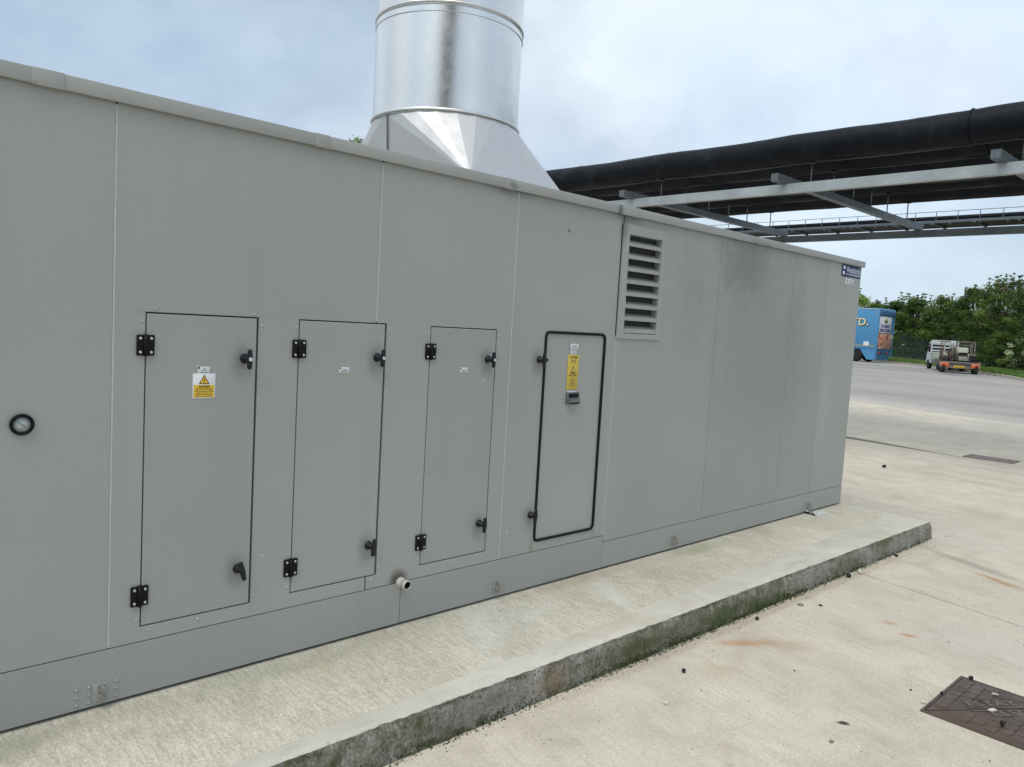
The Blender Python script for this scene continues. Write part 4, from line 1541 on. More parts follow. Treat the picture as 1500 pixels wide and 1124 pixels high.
LG = 'black lumps lying in the yard'
for (x, y, z, r, rot, lab, sq) in [
    (3.362, -1.029, 0, 0.0135, 0.6, 'elongated black lump on open concrete between the plinth and the rust smear', (1.5, 0.9, 0.9)),
    (4.371, -0.885, 0, 0.0135, 0, 'round black lump beside the mossy stretch of the plinth base', (1, 1, 1)),
    (5.763, -0.862, 0, 0.021, 0, 'wide black lump touching the plinth base near its far end', (1.4, 1, 0.8)),
    (6.70, -0.86, 0, 0.018, 0, 'small black lump at the foot of the plinth, closest to its far corner', (1.2, 1, 0.7)),
    (4.968, -1.014, 0, 0.011, 0, 'tiny black crumb on the concrete near a fallen ring', (0.8, 1.4, 0.7)),
    (11.409, 1.035, 0, 0.035, 0.5, 'black lump far out in the pale yard beyond the unit', (1.3, 1, 0.7)),
    (4.537, -2.029, 0.0125, 0.0145, 0, 'black lump on the far corner of the manhole cover', (1, 1, 1)),
    (4.225, -1.985, 0.008, 0.009, 0, 'small black crumb in the left edge of the manhole frame', (1, 1, 1)),
    (4.092, -2.285, 0.0125, 0.0145, 0, 'tall black lump standing on the near half of the manhole cover', (0.9, 0.9, 1.3)),
    (4.151, -1.864, 0, 0.006, 0, 'tiny black crumb on bare concrete left of the manhole', (1, 1, 1)),
]:
    lump('black_lump', x, y, z, r * 0.82, M_COAL, lab, 'lump', LG, sq, rot)
lump('pebble', 2.998, -1.173, 0, 0.011, M_CHALK, 'white round pebble on the near concrete', 'pebble')
lump('pebble', 3.311, -1.830, 0, 0.009, M_PEB, 'grey angular pebble on the concrete close to the bottom edge', 'pebble')
lump('stone_chip', 4.225, -2.21, 0.0125, 0.0125, M_CHALK, 'white stone chip lying on the lettering of the manhole cover', 'stone chip', None, (1.9, 0.8, 0.6), R(-35))
lump('stone_chip', 4.44, -2.165, 0.0125, 0.009, M_CHALK, 'narrow pale chip on the far half of the manhole cover', 'stone chip', None, (1.9, 0.6, 0.5), R(-70))
lump('stone_chip', 4.06, -1.955, 0, 0.011, M_CHALK, 'pale grit chip beside the left edge of the manhole', 'stone chip', None, (1.5, 0.8, 0.6), 0.3)
lump('stone_chip', 5.93, -0.875, 0, 0.016, M_CHALK, 'white chip just beyond the wide black lump at the plinth base', 'stone chip', None, (1, 1, 1.2), 0.3)
for (px_, py_, pz_, L, rot, lab) in [(4.285, -2.13, 0.0128, 0.05, R(-75), 'brown dry leaf on the manhole cover'),
                                     (3.526, -1.791, 0.001, 0.045, R(-58), 'dark dry leaf flat on the concrete left of the manhole')]:
    mb = MB()
    n = 8
    verts = []
    for i in range(n + 1):
        u = i / n
        w = 0.32 * L * math.sin(PI * u) ** 0.8
        zc = 0.003 * math.sin(PI * u) + 0.0008
        verts += [((u - 0.5) * L, -w / 2, zc + 0.003), ((u - 0.5) * L, 0, zc), ((u - 0.5) * L, w / 2, zc + 0.002)]
    faces = []
    for i in range(n):
        for k_ in range(2):
            a = i * 3 + k_
            faces.append((a, a + 3, a + 4, a + 1))
    mb.add(verts, faces, M_LEAF, True)
    o = mb.build('dry_leaf')
    o.location = (px_, py_, pz_); o.rotation_euler = (0, 0, rot)
    tag(o, lab, 'leaf')
mb = MB()
mb.tube([(0.020 * math.cos(2 * PI * k / 20), 0.016 * math.sin(2 * PI * k / 20), 0.004) for k in range(20)], 0.0028, M_WIRE, 6, closed=True)
o = mb.build('fallen_ring'); o.location = (4.865, -0.925, 0)
tag(o, 'thin dark ring lying on the concrete near the mossy plinth face', 'ring')
# crumpled plastic by the last lug
bm = bmesh.new()
bmesh.ops.create_grid(bm, x_segments=18, y_segments=9, size=1)
for v_ in bm.verts:
    x_, y_ = v_.co.x, v_.co.y
    h = 0.5 + noise.noise(Vector((x_ * 2.3, y_ * 2.3, 4))) + 0.5 * noise.noise(Vector((x_ * 6, y_ * 6, 1)))
    v_.co = Vector((x_ * 0.13 + 0.02 * noise.noise(Vector((x_ * 2, y_ * 3, 8))), y_ * 0.05 * (1.2 - 0.5 * x_), max(0.002, 0.028 * h * (1 - 0.6 * x_) * (1 - abs(y_) ** 4))))
mb = MB(); mb.bm(bm, M_RAG, True)
o = mb.build('plastic_scrap'); o.location = (6.92, -0.065, 0.161); o.rotation_euler = (0, 0, R(-6))
tag(o, 'crumpled pale plastic scrap on the plinth below the farthest lifting lug', 'plastic scrap')

# moss and weeds along the foot of the plinth
mb = MB()
ico = bmesh.new(); bmesh.ops.create_icosphere(ico, subdivisions=1, radius=1)
iv = [v_.co.copy() for v_ in ico.verts]; ico.verts.index_update(); iff = [[v_.index for v_ in f_.verts] for f_ in ico.faces]; ico.free()
cnt = 0
while cnt < 5200:
    x = random.uniform(1.6, 7.5)
    dens = noise.noise(Vector((x * 1.6, 0, 3))) + (0.75 if 2.9 < x < 5.2 else 0.05)
    if random.random() > 0.25 + 0.9 * max(0, dens):
        continue
    yf = -0.752 - 0.0075 * x
    if random.random() < 0.6:
        z = abs(random.gauss(0, 0.018)); y = yf - 0.026 + z * 0.12 - random.random() * 0.004
        if z < 0.006: y -= random.random() * 0.025
    else:
        zmax = 0.10 if 2.9 < x < 3.9 else 0.05
        z = random.random() * zmax
        if noise.noise(Vector((x * 7, z * 14, 1))) < 0.0:
            continue
        y = yf - 0.024 + z * 0.14
    r_ = random.uniform(0.0014, 0.0042)
    T = Matrix.Translation((x, y, z)) @ Matrix.Diagonal((r_ * random.uniform(0.8, 1.8), r_ * 0.8, r_ * random.uniform(0.6, 1.1), 1))
    mb.add(iv, iff, M_MOSS, True, T); cnt += 1
o = mb.build('moss'); o['kind'] = 'stuff'
mb = MB()      # grit washed against the plinth and over the yard
for k in range(900):
    x = random.uniform(1.5, 8.0)
    if random.random() < 0.5:
        y = -0.79 - 0.0075 * x - abs(random.gauss(0, 0.05))
    else:
        y = random.uniform(-2.6, -0.85)
    r_ = random.uniform(0.0012, 0.0032) * (1.6 if random.random() < 0.06 else 1)
    mb.add(iv, iff, random.choice((M_CHALK, M_PEB, M_PEB, M_PEB, M_PEB, M_COAL)), False, Matrix.Translation((x, y, r_ * 0.5)) @ Matrix.Diagonal((r_ * random.uniform(0.8, 1.6), r_, r_ * 0.7, 1)))
o = mb.build('grit'); o['kind'] = 'stuff'

# ------------------------------------------------------------------ kerb, verge, fence
kerb_path = [(90, 62), (74, 40), (66.0, 26.0), (61.6, 19.5), (60.2, 17.9), (56.4, 15.3), (53.4, 12.9), (50.7, 10.9), (48.1, 9.1), (45.2, 7.6), (42.0, 6.3), (37, 4.4), (30, 1.0), (24, -4.0), (22, -12)]


def smooth_path(pts, n):
    out = []
    for i in range(len(pts) - 1):
        p0 = Vector(pts[max(i - 1, 0)]).to_2d(); p1 = Vector(pts[i]).to_2d(); p2 = Vector(pts[i + 1]).to_2d(); p3 = Vector(pts[min(i + 2, len(pts) - 1)]).to_2d()
        for k in range(n):
            t = k / n
            out.append(0.5 * ((2 * p1) + (p2 - p0) * t + (2 * p0 - 5 * p1 + 4 * p2 - p3) * t * t + (3 * p1 - p0 - 3 * p2 + p3) * t ** 3))
    out.append(Vector(pts[-1]).to_2d())
    return out


# equal-length kerb stones as pieces of the kerb line
kp = smooth_path(kerb_path, 40)
acc = [0.0]
for i in range(1, len(kp)):
    acc.append(acc[-1] + (kp[i] - kp[i - 1]).length)


def along(s):
    i = int(np.searchsorted(acc, s)) - 1
    i = max(0, min(i, len(kp) - 2))
    t = (s - acc[i]) / max(1e-6, acc[i + 1] - acc[i])
    return kp[i].lerp(kp[i + 1], t)


v, f = [], []
ns = 200
offs = [0.13, 2.0, 5.0, 12.0, 40.0]
for i in range(ns + 1):
    s = acc[-1] * i / ns
    p = along(s); q = along(min(acc[-1], s + 0.5)) if i < ns else p + (p - along(s - 0.5))
    d = (q - p).normalized(); nrm = Vector((-d.y, d.x))
    for k, o_ in enumerate(offs):
        w = p + nrm * o_
        v.append((w.x, w.y, gz(w.x, w.y) + (0.10 if k == 0 else 0.12 + 0.02 * k)))
for i in range(ns):
    for k in range(len(offs) - 1):
        a = i * len(offs) + k
        f.append((a, a + len(offs), a + len(offs) + 1, a + 1))
me = bpy.data.meshes.new('grass_verge'); me.from_pydata(v, [], f); me.materials.append(M_TURF)
bm = bmesh.new(); bm.from_mesh(me); bmesh.ops.recalc_face_normals(bm, faces=bm.faces[:])
if sum(f_.normal.z for f_ in bm.faces) < 0: bmesh.ops.reverse_faces(bm, faces=bm.faces[:])
bm.to_mesh(me); bm.free()
link('grass_verge', me)['kind'] = 'structure'
kerb_parent = None
mb = MB()
pb = along(1.0)
kerb = bpy.data.objects.new('kerb', None); COL.objects.link(kerb); kerb['kind'] = 'structure'; kerb['world_space'] = 1
kerb.location = (50, 11, 0.4)
ks_mesh = MB(); ks_mesh.rbox(-0.455, 0.455, -0.0625, 0.0625, -0.15, 0.12, M_KERB, 0.015, seg=1)
s = 0.5
km = None
while s < acc[-1] - 1:
    p = along(s)
    if 1:
        a_, b_ = along(s - 0.45), along(s + 0.45)
        d = b_ - a_
        T = Matrix.Translation((p.x, p.y, gz(p.x, p.y) + random.uniform(-0.008, 0.008))) @ Matrix.Rotation(math.atan2(d.y, d.x), 4, 'Z') @ Matrix.Translation((0, 0.06, 0))
        if km is None:
            o = ks_mesh.build('kerb_stone', kerb); km = o.data; o.matrix_basis = T
        else:
            link('kerb_stone', km, kerb, T)
    s += 0.915

# verge grass, one mass
def fast_mesh(name, verts, nface_verts, mats, mi=None, smooth=False):
    verts = np.asarray(verts, dtype=np.float32)
    nv = len(verts); nf = nv // nface_verts
    me = bpy.data.meshes.new(name)
    me.vertices.add(nv); me.vertices.foreach_set('co', verts.ravel())
    me.loops.add(nv); me.loops.foreach_set('vertex_index', np.arange(nv, dtype=np.int32))
    me.polygons.add(nf)
    me.polygons.foreach_set('loop_start', np.arange(0, nv, nface_verts, dtype=np.int32))
    me.polygons.foreach_set('loop_total', np.full(nf, nface_verts, dtype=np.int32))
    for m in mats: me.materials.append(m)
    if mi is not None: me.polygons.foreach_set('material_index', np.asarray(mi, dtype=np.int32))
    me.update(calc_edges=True)
    return me


blades = []
for k in range(26000):
    s = random.uniform(acc[int(0.12 * len(acc))], acc[int(0.78 * len(acc))])
    p = along(s); q = along(s + 0.3); d = (q - p).normalized()
    w = p + Vector((-d.y, d.x)) * (0.15 + random.random() ** 1.3 * 4.5)
    h = random.uniform(0.08, 0.22); a = random.random() * PI; bw = 0.03
    z = gz(w.x, w.y) + 0.11
    lx_, ly_ = random.gauss(0, 0.05), random.gauss(0, 0.05)
    blades += [(w.x - bw * math.cos(a), w.y - bw * math.sin(a), z), (w.x + bw * math.cos(a), w.y + bw * math.sin(a), z), (w.x + lx_, w.y + ly_, z + h)]
link('verge_grass', fast_mesh('verge_grass', blades, 3, [M_BLADE]))['kind'] = 'stuff'

# palisade fence
M_FENCE = plain('dark_green_fence', (0.085, 0.125, 0.10), 0.5, var=0.25)
fence = thing('palisade_fence', 'dark green steel palisade fence behind the vehicles, under the trees', 'fence', (75, 22, 0.5))
fpath = smooth_path([(82, 33), (77.4, 25.6), (75.4, 22.2), (72.2, 19.0), (68.0, 15.9), (64.5, 13.6)], 30)
facc = [0.0]
for i in range(1, len(fpath)):
    facc.append(facc[-1] + (fpath[i] - fpath[i - 1]).length)
m = MB()
m.add([(-0.034, 0.010, 0), (-0.012, -0.010, 0), (0.012, -0.010, 0), (0.034, 0.010, 0), (-0.034, 0.010, 2.2), (-0.012, -0.010, 2.28), (0.012, -0.010, 2.28), (0.034, 0.010, 2.2), (0, 0, 2.42)],
      [(0, 1, 5, 4), (1, 2, 6, 5), (2, 3, 7, 6), (3, 0, 4, 7), (4, 5, 8), (5, 6, 8), (6, 7, 8), (7, 4, 8)], M_FENCE)
pale_me = None
s = 0.0
while s < facc[-1] - 0.1:
    i = max(0, min(int(np.searchsorted(facc, s)) - 1, len(fpath) - 2))
    p = fpath[i].lerp(fpath[i + 1], (s - facc[i]) / max(1e-6, facc[i + 1] - facc[i]))
    d = (fpath[i + 1] - fpath[i])
    T = Matrix.Translation((p.x, p.y, 0.52)) @ Matrix.Rotation(math.atan2(d.y, d.x), 4, 'Z')
    if pale_me is None:
        o = m.build('pale', fence); pale_me = o.data; o.matrix_basis = T
    else:
        link('pale', pale_me, fence, T)
    s += 0.21
for z in (1.0, 2.35):
    m = MB(); m.tube([(p.x, p.y, 0.5 + z) for p in fpath[::6]], 0.03, M_FENCE, 4, smooth=False); m.build('fence_rail', fence)

# ------------------------------------------------------------------ trees
def leafmat(name, c, var=0.35, trans=0.4):
    t = NT(name)
    n = t.noise(t.P(), 1.1, 4, 0.6)
    col = t.ramp(n, (0.3, tuple(x * (1 - var) for x in c)), (0.7, tuple(x * (1 + var) for x in c)))
    t.done(col, 0.55, 0.0, None, 0.3)
    t.b.inputs['Transmission Weight'].default_value = 0.0
    tr = t.n.new('ShaderNodeBsdfTranslucent')
    t.l.new(t.mix(1.0, col, (1.2, 1.35, 0.6), 'MULTIPLY'), tr.inputs['Color'])
    mx = t.n.new('ShaderNodeMixShader'); mx.inputs[0].default_value = trans
    out = t.n['Material Output']
    t.l.new(t.b.outputs[0], mx.inputs[1]); t.l.new(tr.outputs[0], mx.inputs[2]); t.l.new(mx.outputs[0], out.inputs['Surface'])
    return t.m


L_DARK = leafmat('leaf_dark', (0.042, 0.078, 0.018))
L_MID = leafmat('leaf_mid', (0.075, 0.132, 0.028))
L_LIGHT = leafmat('leaf_light', (0.165, 0.235, 0.05))
L_LIME = leafmat('leaf_lime', (0.21, 0.30, 0.055))
L_PINK = leafmat('blossom_faded', (0.30, 0.26, 0.19))
L_WHITE = leafmat('blossom_white', (0.62, 0.64, 0.55))
M_BARK = plain('bark', (0.06, 0.048, 0.036), 0.9, var=0.35, scale=5, bump=0.4, bscale=20)


def leaf_cards(centers, nrm, size):
    """diamond leaf quads at centers, roughly facing nrm"""
    n = len(centers)
    a = np.cross(nrm, rng.normal(size=(n, 3))); a /= np.linalg.norm(a, axis=1, keepdims=True) + 1e-9
    b = np.cross(nrm, a); b /= np.linalg.norm(b, axis=1, keepdims=True) + 1e-9
    sz = (size * rng.uniform(0.6, 1.3, n))[:, None]
    q = np.empty((n, 4, 3))
    q[:, 0] = centers - a * sz; q[:, 1] = centers + b * sz * 0.55
    q[:, 2] = centers + a * sz; q[:, 3] = centers - b * sz * 0.55
    return q.reshape(-1, 3)


def tree(name, label, cat, x, y, h, rx, mats, weights, group=None, low=0.15, n_clump=70, per=110, leaf=0.085, spikes=0, zb=None):
    z0 = gz(x, y) + 0.12 if zb is None else zb
    root = thing(name, label, cat, (x, y, z0), group, world=False)
    mb = MB()
    sway = [Vector((random.gauss(0, 0.06) * h * k / 5, random.gauss(0, 0.06) * h * k / 5, h * 0.8 * k / 5)) for k in range(6)]
    tr = 0.018 * h + 0.03
    mb.tube(sway, [tr * (1 - 0.15 * k) for k in range(6)], M_BARK, 8)
    cl = []
    for k in range(n_clump):
        t = random.uniform(low, 1.0)
        zz = h * t
        env = rx * (1 - 0.75 * max(0, (t - 0.45) / 0.55) ** 1.8) * (0.75 + 0.25 * min(1, t / 0.3))
        a = random.random() * 2 * PI
        rr_ = env * math.sqrt(random.uniform(0.15, 1.0)) * (1 + 0.3 * noise.noise(Vector((math.cos(a) * 2, math.sin(a) * 2, zz + x))))
        cl.append((rr_ * math.cos(a), rr_ * math.sin(a), zz * random.uniform(0.93, 1.03), random.uniform(0.32, 0.62) * rx * 0.45))
    for c in cl[::5]:
        base = sway[min(4, max(1, int(c[2] / h * 4)))]
        mb.tube([base, (base + Vector(c[:3])) / 2 + Vector((0, 0, 0.12)), Vector(c[:3])], [tr * 0.4, tr * 0.25, tr * 0.1], M_BARK, 5)
    for k in range(spikes):
        a = random.random() * 2 * PI; rr_ = rx * 0.7 * random.random()
        b0 = Vector((rr_ * math.cos(a), rr_ * math.sin(a), h * 0.85))
        top = b0 + Vector((random.gauss(0, 0.2), random.gauss(0, 0.2), h * random.uniform(0.14, 0.26)))
        mb.tube([b0, top], [0.02, 0.008], M_BARK, 4)
        for q in range(4):
            cc = b0.lerp(top, 0.4 + 0.2 * q)
            cl.append((cc.x, cc.y, cc.z, 0.10 + 0.04 * random.random()))
    mb.build('trunk', root)
    V, MI = [], []
    for c in cl:
        nn = int(per * (c[3] / (0.47 * rx * 0.45)) ** 1.6) if c[3] > 0.2 else 16
        d = rng.normal(size=(nn, 3)); d /= np.linalg.norm(d, axis=1, keepdims=True)
        rad = c[3] * rng.uniform(0.35, 1.05, nn)[:, None]
        pts = np.array(c[:3]) + d * rad * np.array([1.15, 1.15, 0.72])
        nr = d + rng.normal(size=(nn, 3)) * 0.55 + np.array([0, 0, 0.5])
        nr /= np.linalg.norm(nr, axis=1, keepdims=True)
        V.append(leaf_cards(pts, nr, leaf))
        mi = rng.choice(len(mats), p=weights)
        q = np.full(nn, mi)
        sw = rng.random(nn) < 0.25
        q[sw] = rng.choice(len(mats), size=int(sw.sum()), p=weights)
        MI.append(q)
    me = fast_mesh('crown', np.concatenate(V), 4, mats, np.concatenate(MI))
    o = link('crown', me, root)
    return root


TG = 'trees along the far fence'
DM = [L_DARK, L_MID, L_LIGHT]
spec = [
    (85.5, 32.6, 6.6, 2.3, [L_LIGHT, L_LIME], [0.3, 0.7], 0.2, 0, 'bright lime green tree showing over the roof of the blue lorry'),
    (83, 29.7, 5.6, 2.0, DM, [0.3, 0.4, 0.3], 0.36, 0, 'mid green tree rising behind the blue lorry beside the lime green one'),
    (80.2, 26.8, 5.5, 2.3, DM, [0.35, 0.45, 0.2], 0.36, 0, 'low dense tree directly right of the lorry tail, over the first fence pales'),
    (77.5, 23.6, 5.6, 2.3, [L_DARK, L_MID, L_LIGHT, L_WHITE], [0.27, 0.40, 0.27, 0.06], 0.36, 8, 'tree with a spiky top and a few white flower sprays over the palisade fence'),
    (74.5, 20.0, 5.5, 2.4, [L_DARK, L_MID, L_LIGHT, L_WHITE], [0.30, 0.40, 0.25, 0.05], 0.36, 0, 'rounded tree behind the fence just left of the white truck cab'),
    (71.0, 17.0, 6.2, 2.3, DM, [0.40, 0.40, 0.20], 0.36, 0, 'taller dark tree standing behind the white truck'),
    (67.2, 14.6, 6.25, 2.3, DM, [0.45, 0.40, 0.15], 0.1, 3, 'tall dark tree behind the loaded trailer'),
    (64.2, 12.9, 6.2, 2.1, [L_DARK, L_MID, L_LIGHT, L_PINK], [0.40, 0.32, 0.13, 0.15], 0.08, 9, 'tree with wispy twig tops and faded buff blossom right of the trailer'),
    (61.4, 10.9, 5.75, 2.1, DM, [0.42, 0.38, 0.20], 0.05, 2, 'broad dark tree with leaves down to the verge beside the white flowering bush'),
    (58.2, 8.4, 5.5, 2.2, [L_DARK, L_MID, L_LIGHT], [0.35, 0.40, 0.25], 0.05, 4, 'dark tree at the right edge behind the white flowering bush'),
    (54.5, 5.6, 5.6, 2.2, DM, [0.35, 0.45, 0.20], 0.05, 0, 'last tree on the right, cut by the picture edge'),
]
for (x, y, h, rx, ms, ws, low, spk, lab) in spec:
    tree('tree', lab, 'tree', x, y, h, rx, ms, ws, TG, low, n_clump=105, per=120, leaf=0.092 if x > 70 else 0.072, spikes=spk + 3)
# darker second row closing the view, one mass that nobody can count
V, MI = [], []
for k in range(9500):
    t = random.random()
    bx, by = 96 - 36 * t, 36 - 31 * t
    p = np.array([bx + random.gauss(0, 1.2) + 4.2, by + random.gauss(0, 1.2) + 1.5, 0.5 + random.random() * (4.2 + 0.9 * noise.noise(Vector((t * 12, 0, 0))))])
    V.append(p)
Vn = np.array(V)
link('hedge_mass', fast_mesh('hedge_mass', leaf_cards(Vn, rng.normal(size=(len(Vn), 3)) / 1.7, np.full(len(Vn), 0.30)), 4, [L_DARK], None))['kind'] = 'stuff'
# shrubs at the foot
tree('shrub', 'low green shrub on the verge between the trailer and the white flowering bush', 'shrub', 60.2, 12.3, 2.3, 1.25, [L_DARK, L_MID, L_LIGHT], [0.35, 0.45, 0.2], None, 0.1, 46, 90, 0.06)
tree('flowering_bush', 'bush covered in white blossom sprays at the right edge of the verge', 'bush', 57.0, 9.9, 2.6, 1.25, [L_DARK, L_MID, L_WHITE], [0.40, 0.2, 0.40], None, 0.1, 52, 90, 0.055)
# tree behind the unit, only its tip shows beside the hood
tree('tree', 'distant tree whose green tip peeps over the roof edge left of the exhaust hood', 'tree', 26.0, 40.0, 12.25, 2.6, [L_MID, L_LIGHT], [0.5, 0.5], None, 0.3, 60, 110, 0.09, zb=0.2)

# ------------------------------------------------------------------ blue lorry
LB = plain('lorry_blue', (0.075, 0.27, 0.50), 0.38, var=0.05)
LBD = plain('lorry_blue_dark', (0.05, 0.15, 0.28), 0.4, var=0.08)
LTRIM = plain('lorry_gold_trim', (0.42, 0.36, 0.18), 0.4)
LPALE = plain('lorry_pale_edge', (0.30, 0.46, 0.58), 0.4)
TYRE = plain('tyre_rubber', (0.015, 0.015, 0.015), 0.8)
RIM = plain('wheel_steel', (0.35, 0.36, 0.36), 0.5, 0.4)
LCREAM = plain('letter_cream', (0.80, 0.68, 0.40), 0.5)
LRED = plain('lamp_red', (0.45, 0.02, 0.015), 0.25)
LORANGE = plain('lamp_orange', (0.70, 0.16, 0.05), 0.3)


def make_poster_food():
    t = NT('food_photo_print')
    v = t.obj()
    vo = t.voro(v, 4.2)
    n = t.noise(v, 2.4, 4, 0.55, 0.8)
    c = t.ramp(n, (0.34, (0.05, 0.025, 0.025)), (0.44, (0.40, 0.10, 0.05)), (0.50, (0.70, 0.40, 0.26)), (0.56, (0.25, 0.10, 0.08)), (0.64, (0.80, 0.78, 0.80)))
    c = t.mix(0.18, c, t.ramp(vo.outputs['Color'], (0.2, (0.35, 0.05, 0.03)), (0.8, (0.8, 0.6, 0.45))))
    return t.done(c, 0.4)


M_FOOD = make_poster_food()


def make_poster_top():
    t = NT('lilac_poster_print')
    v = t.obj()
    n = t.noise(v, 1.6, 3, 0.5, 0.5)
    c = t.ramp(n, (0.30, (0.45, 0.40, 0.66)), (0.42, (0.78, 0.79, 0.86)), (0.7, (0.85, 0.85, 0.86)))
    return t.done(c, 0.4)


M_POSTER = make_poster_top()
M_PURPLE = plain('poster_purple', (0.07, 0.03, 0.20), 0.4)

vdir = Vector((math.sin(R(43.51 + 26.4)), math.cos(R(43.51 + 26.4))))
rdir = Vector((vdir.y, -vdir.x))
rear = (rdir * 0.40 + vdir * 0.915).normalized()      # along the tail, left to right as seen
lang = math.atan2(rear.y, rear.x)
# local frame: +x along the tail (near left corner -> far right corner), +y forward along the body, z up
lorry = thing('lorry', 'bright blue box lorry with posters on its tail doors, parked beyond the grey unit', 'lorry', (57.94, 19.49, 0.4), None, world=False, rotz=lang)
W_, L_, H0, H1 = 2.48, 8.6, 0.95, 3.98
mb = MB()
mb.rbox(0.0, W_, 0.02, L_, H0, H1, LB, 0.04)
body = mb.build('body', lorry)
mb = MB()
mb.box(-0.012, -0.001, 0.03, L_ - 0.05, H1 - 0.10, H1 - 0.02, LPALE)
mb.box(-0.012, -0.001, 0.03, L_ - 0.05, H0 + 0.22, H0 + 0.30, LTRIM)
mb.box(-0.012, -0.001, 0.10, 0.16, H1 - 0.5, H1 - 0.11, LTRIM)
mb.build('side_trim', body)
for (a, b, c, d_) in ((-0.02, 0.09, 0.0, 0.11), (W_ - 0.09, W_ + 0.02, 0.0, 0.11)):
    mb = MB(); mb.rbox(a, b, c - 0.05, d_ - 0.0, 0.22 if a < 0 else H0 - 0.5, H1 - 0.02, LB, 0.015); mb.build('corner_post', lorry)
mb = MB(); mb.rbox(0.10, W_ + 0.02, -0.12, 0.02, H1 - 0.50, H1 - 0.10, LBD, 0.03); mb.build('header', lorry)
mb = MB(); mb.box(0.10, W_ - 0.10, -0.022, 0.019, 1.0, H1 - 0.5, LBD); mb.build('tail_door', lorry)
# lettering on the side: faces -x local
side = Matrix.Rotation(-PI / 2, 4, 'Z')
TT = lambda yy, zz, o_=0.0: Matrix.Translation((-0.016 - o_, yy, zz)) @ side @ FACE
mb = MB()
add_text(mb, 'LTD.', 0.74, M_INK, TT(1.49, 2.89, 0.0), 0.03, width=1.62, extrude=0.002)
add_text(mb, 'LTD.', 0.74, LCREAM, TT(1.54, 2.93, 0.006), 0.015, width=1.62, extrude=0.002)
mb.build('lettering', body)
mb = MB(); mb.box(-0.014, -0.002, 0.55, 0.95, H0 + 0.28, H0 + 0.56, M_WHITE); mb.build('notice', body)
# skirt and wheel opening, seen dark under the side
mb = MB()
mb.prism([(0.0, 0.2), (0.0, H0), (1.15, H0), (0.95, 0.62), (0.62, 0.2)], 0.0, 0.03, LB, Matrix.Rotation(PI / 2, 4, 'Z') @ Matrix.Translation((0, -0.03, 0)))
mb.box(0.1, W_ - 0.1, 0.3, L_, H0 - 0.25, H0 - 0.001, M_DARKIN)
mb.box(0.0, 0.03, 2.95, L_, 0.45, H0 - 0.001, LB)
mb.build('skirt', lorry)
mb = MB()
mb.box(0.12, W_ - 0.45, -0.06, 0.05, 0.18, 0.98, LBD)
mb.build('lamp_panel', lorry)
for lx_ in (0.35, 0.75, 1.30, 1.75):
    mb = MB(); mb.lathe([(0.10, 0), (0.09, 0.04)], LRED if lx_ in (0.35, 1.75) else M_INK, 14, Matrix.Translation((lx_, -0.061, 0.72)) @ Matrix.Rotation(PI / 2, 4, 'X')); mb.build('tail_lamp', lorry)
for wx in (0.08, W_ - 0.38):
    for wy in (1.55, 2.6):
        mb = MB()
        mb.lathe([(0.26, 0), (0.46, 0.0), (0.50, 0.05), (0.50, 0.25), (0.46, 0.30), (0.26, 0.30)], TYRE, 24, Matrix.Translation((wx, wy, 0.50)) @ Matrix.Rotation(PI / 2, 4, 'Y'))
        w_o = mb.build('wheel', lorry)
        m = MB(); m.lathe([(0.27, 0.03), (0.25, 0.08), (0.10, 0.12), (0.09, 0.04)], RIM, 18, Matrix.Translation((wx, wy, 0.50)) @ Matrix.Rotation(PI / 2, 4, 'Y')); m.build('rim', w_o)
mb = MB(); mb.box(0.12, W_ - 0.12, 1.0, 3.2, 0.42, 0.58, M_DARKIN); mb.build('axle', lorry)
mb = MB(); mb.box(0.02, 0.06, 3.2, 3.24, 0.22, 0.78, M_WHITE); mb.build('mudflap', lorry)
# cab, hidden from here by the unit
mb = MB(); mb.rbox(0.05, W_ - 0.05, L_ + 0.15, L_ + 2.2, 0.5, 3.1, LB, 0.12); mb.build('cab', lorry)
for wx in (0.08, W_ - 0.38):
    mb = MB()
    mb.lathe([(0.26, 0), (0.46, 0.0), (0.50, 0.05), (0.50, 0.25), (0.46, 0.30), (0.26, 0.30)], TYRE, 24, Matrix.Translation((wx, L_ + 1.2, 0.50)) @ Matrix.Rotation(PI / 2, 4, 'Y'))
    mb.build('wheel', lorry)
PT = lambda xx, zz, o_: Matrix.Translation((xx, -0.034 - o_, zz)) @ FACE
mb = MB()
mb.rbox(0.16, W_ - 0.38, -0.036, -0.023, 2.20, 3.42, M_POSTER, 0.004, seg=1)
add_text(mb, 'Eat Healthy', 0.36, M_PURPLE, PT(1.13, 2.72, 0.004), 0.01, width=1.35, extrude=0.002)
add_text(mb, 'British Chicken', 0.36, M_PURPLE, PT(1.13, 2.40, 0.004), 0.01, width=1.70, extrude=0.002)
mb.lathe([(0.34, 0), (0.34, 0.004)], plain('poster_badge', (0.55, 0.60, 0.35), 0.5), 20, Matrix.Translation((1.13, -0.037, 3.10)) @ Matrix.Rotation(PI / 2, 4, 'X') @ Matrix.Diagonal((1, 0.62, 1, 1)))
mb.box(0.95, 1.31, -0.046, -0.041, 3.04, 3.12, M_INK)
mb.build('poster', lorry)
mb = MB()
mb.rbox(0.10, W_ - 0.06, -0.046, -0.023, 1.02, 2.15, M_FOOD, 0.004, seg=1)
mb.build('poster', lorry)

# ------------------------------------------------------------------ white flatbed truck
TW = plain('truck_white', (0.60, 0.64, 0.64), 0.4, var=0.06)
TCREAM = plain('dropside_cream', (0.52, 0.54, 0.44), 0.5, var=0.1)
TGREY = plain('chassis_grey', (0.06, 0.06, 0.06), 0.7)
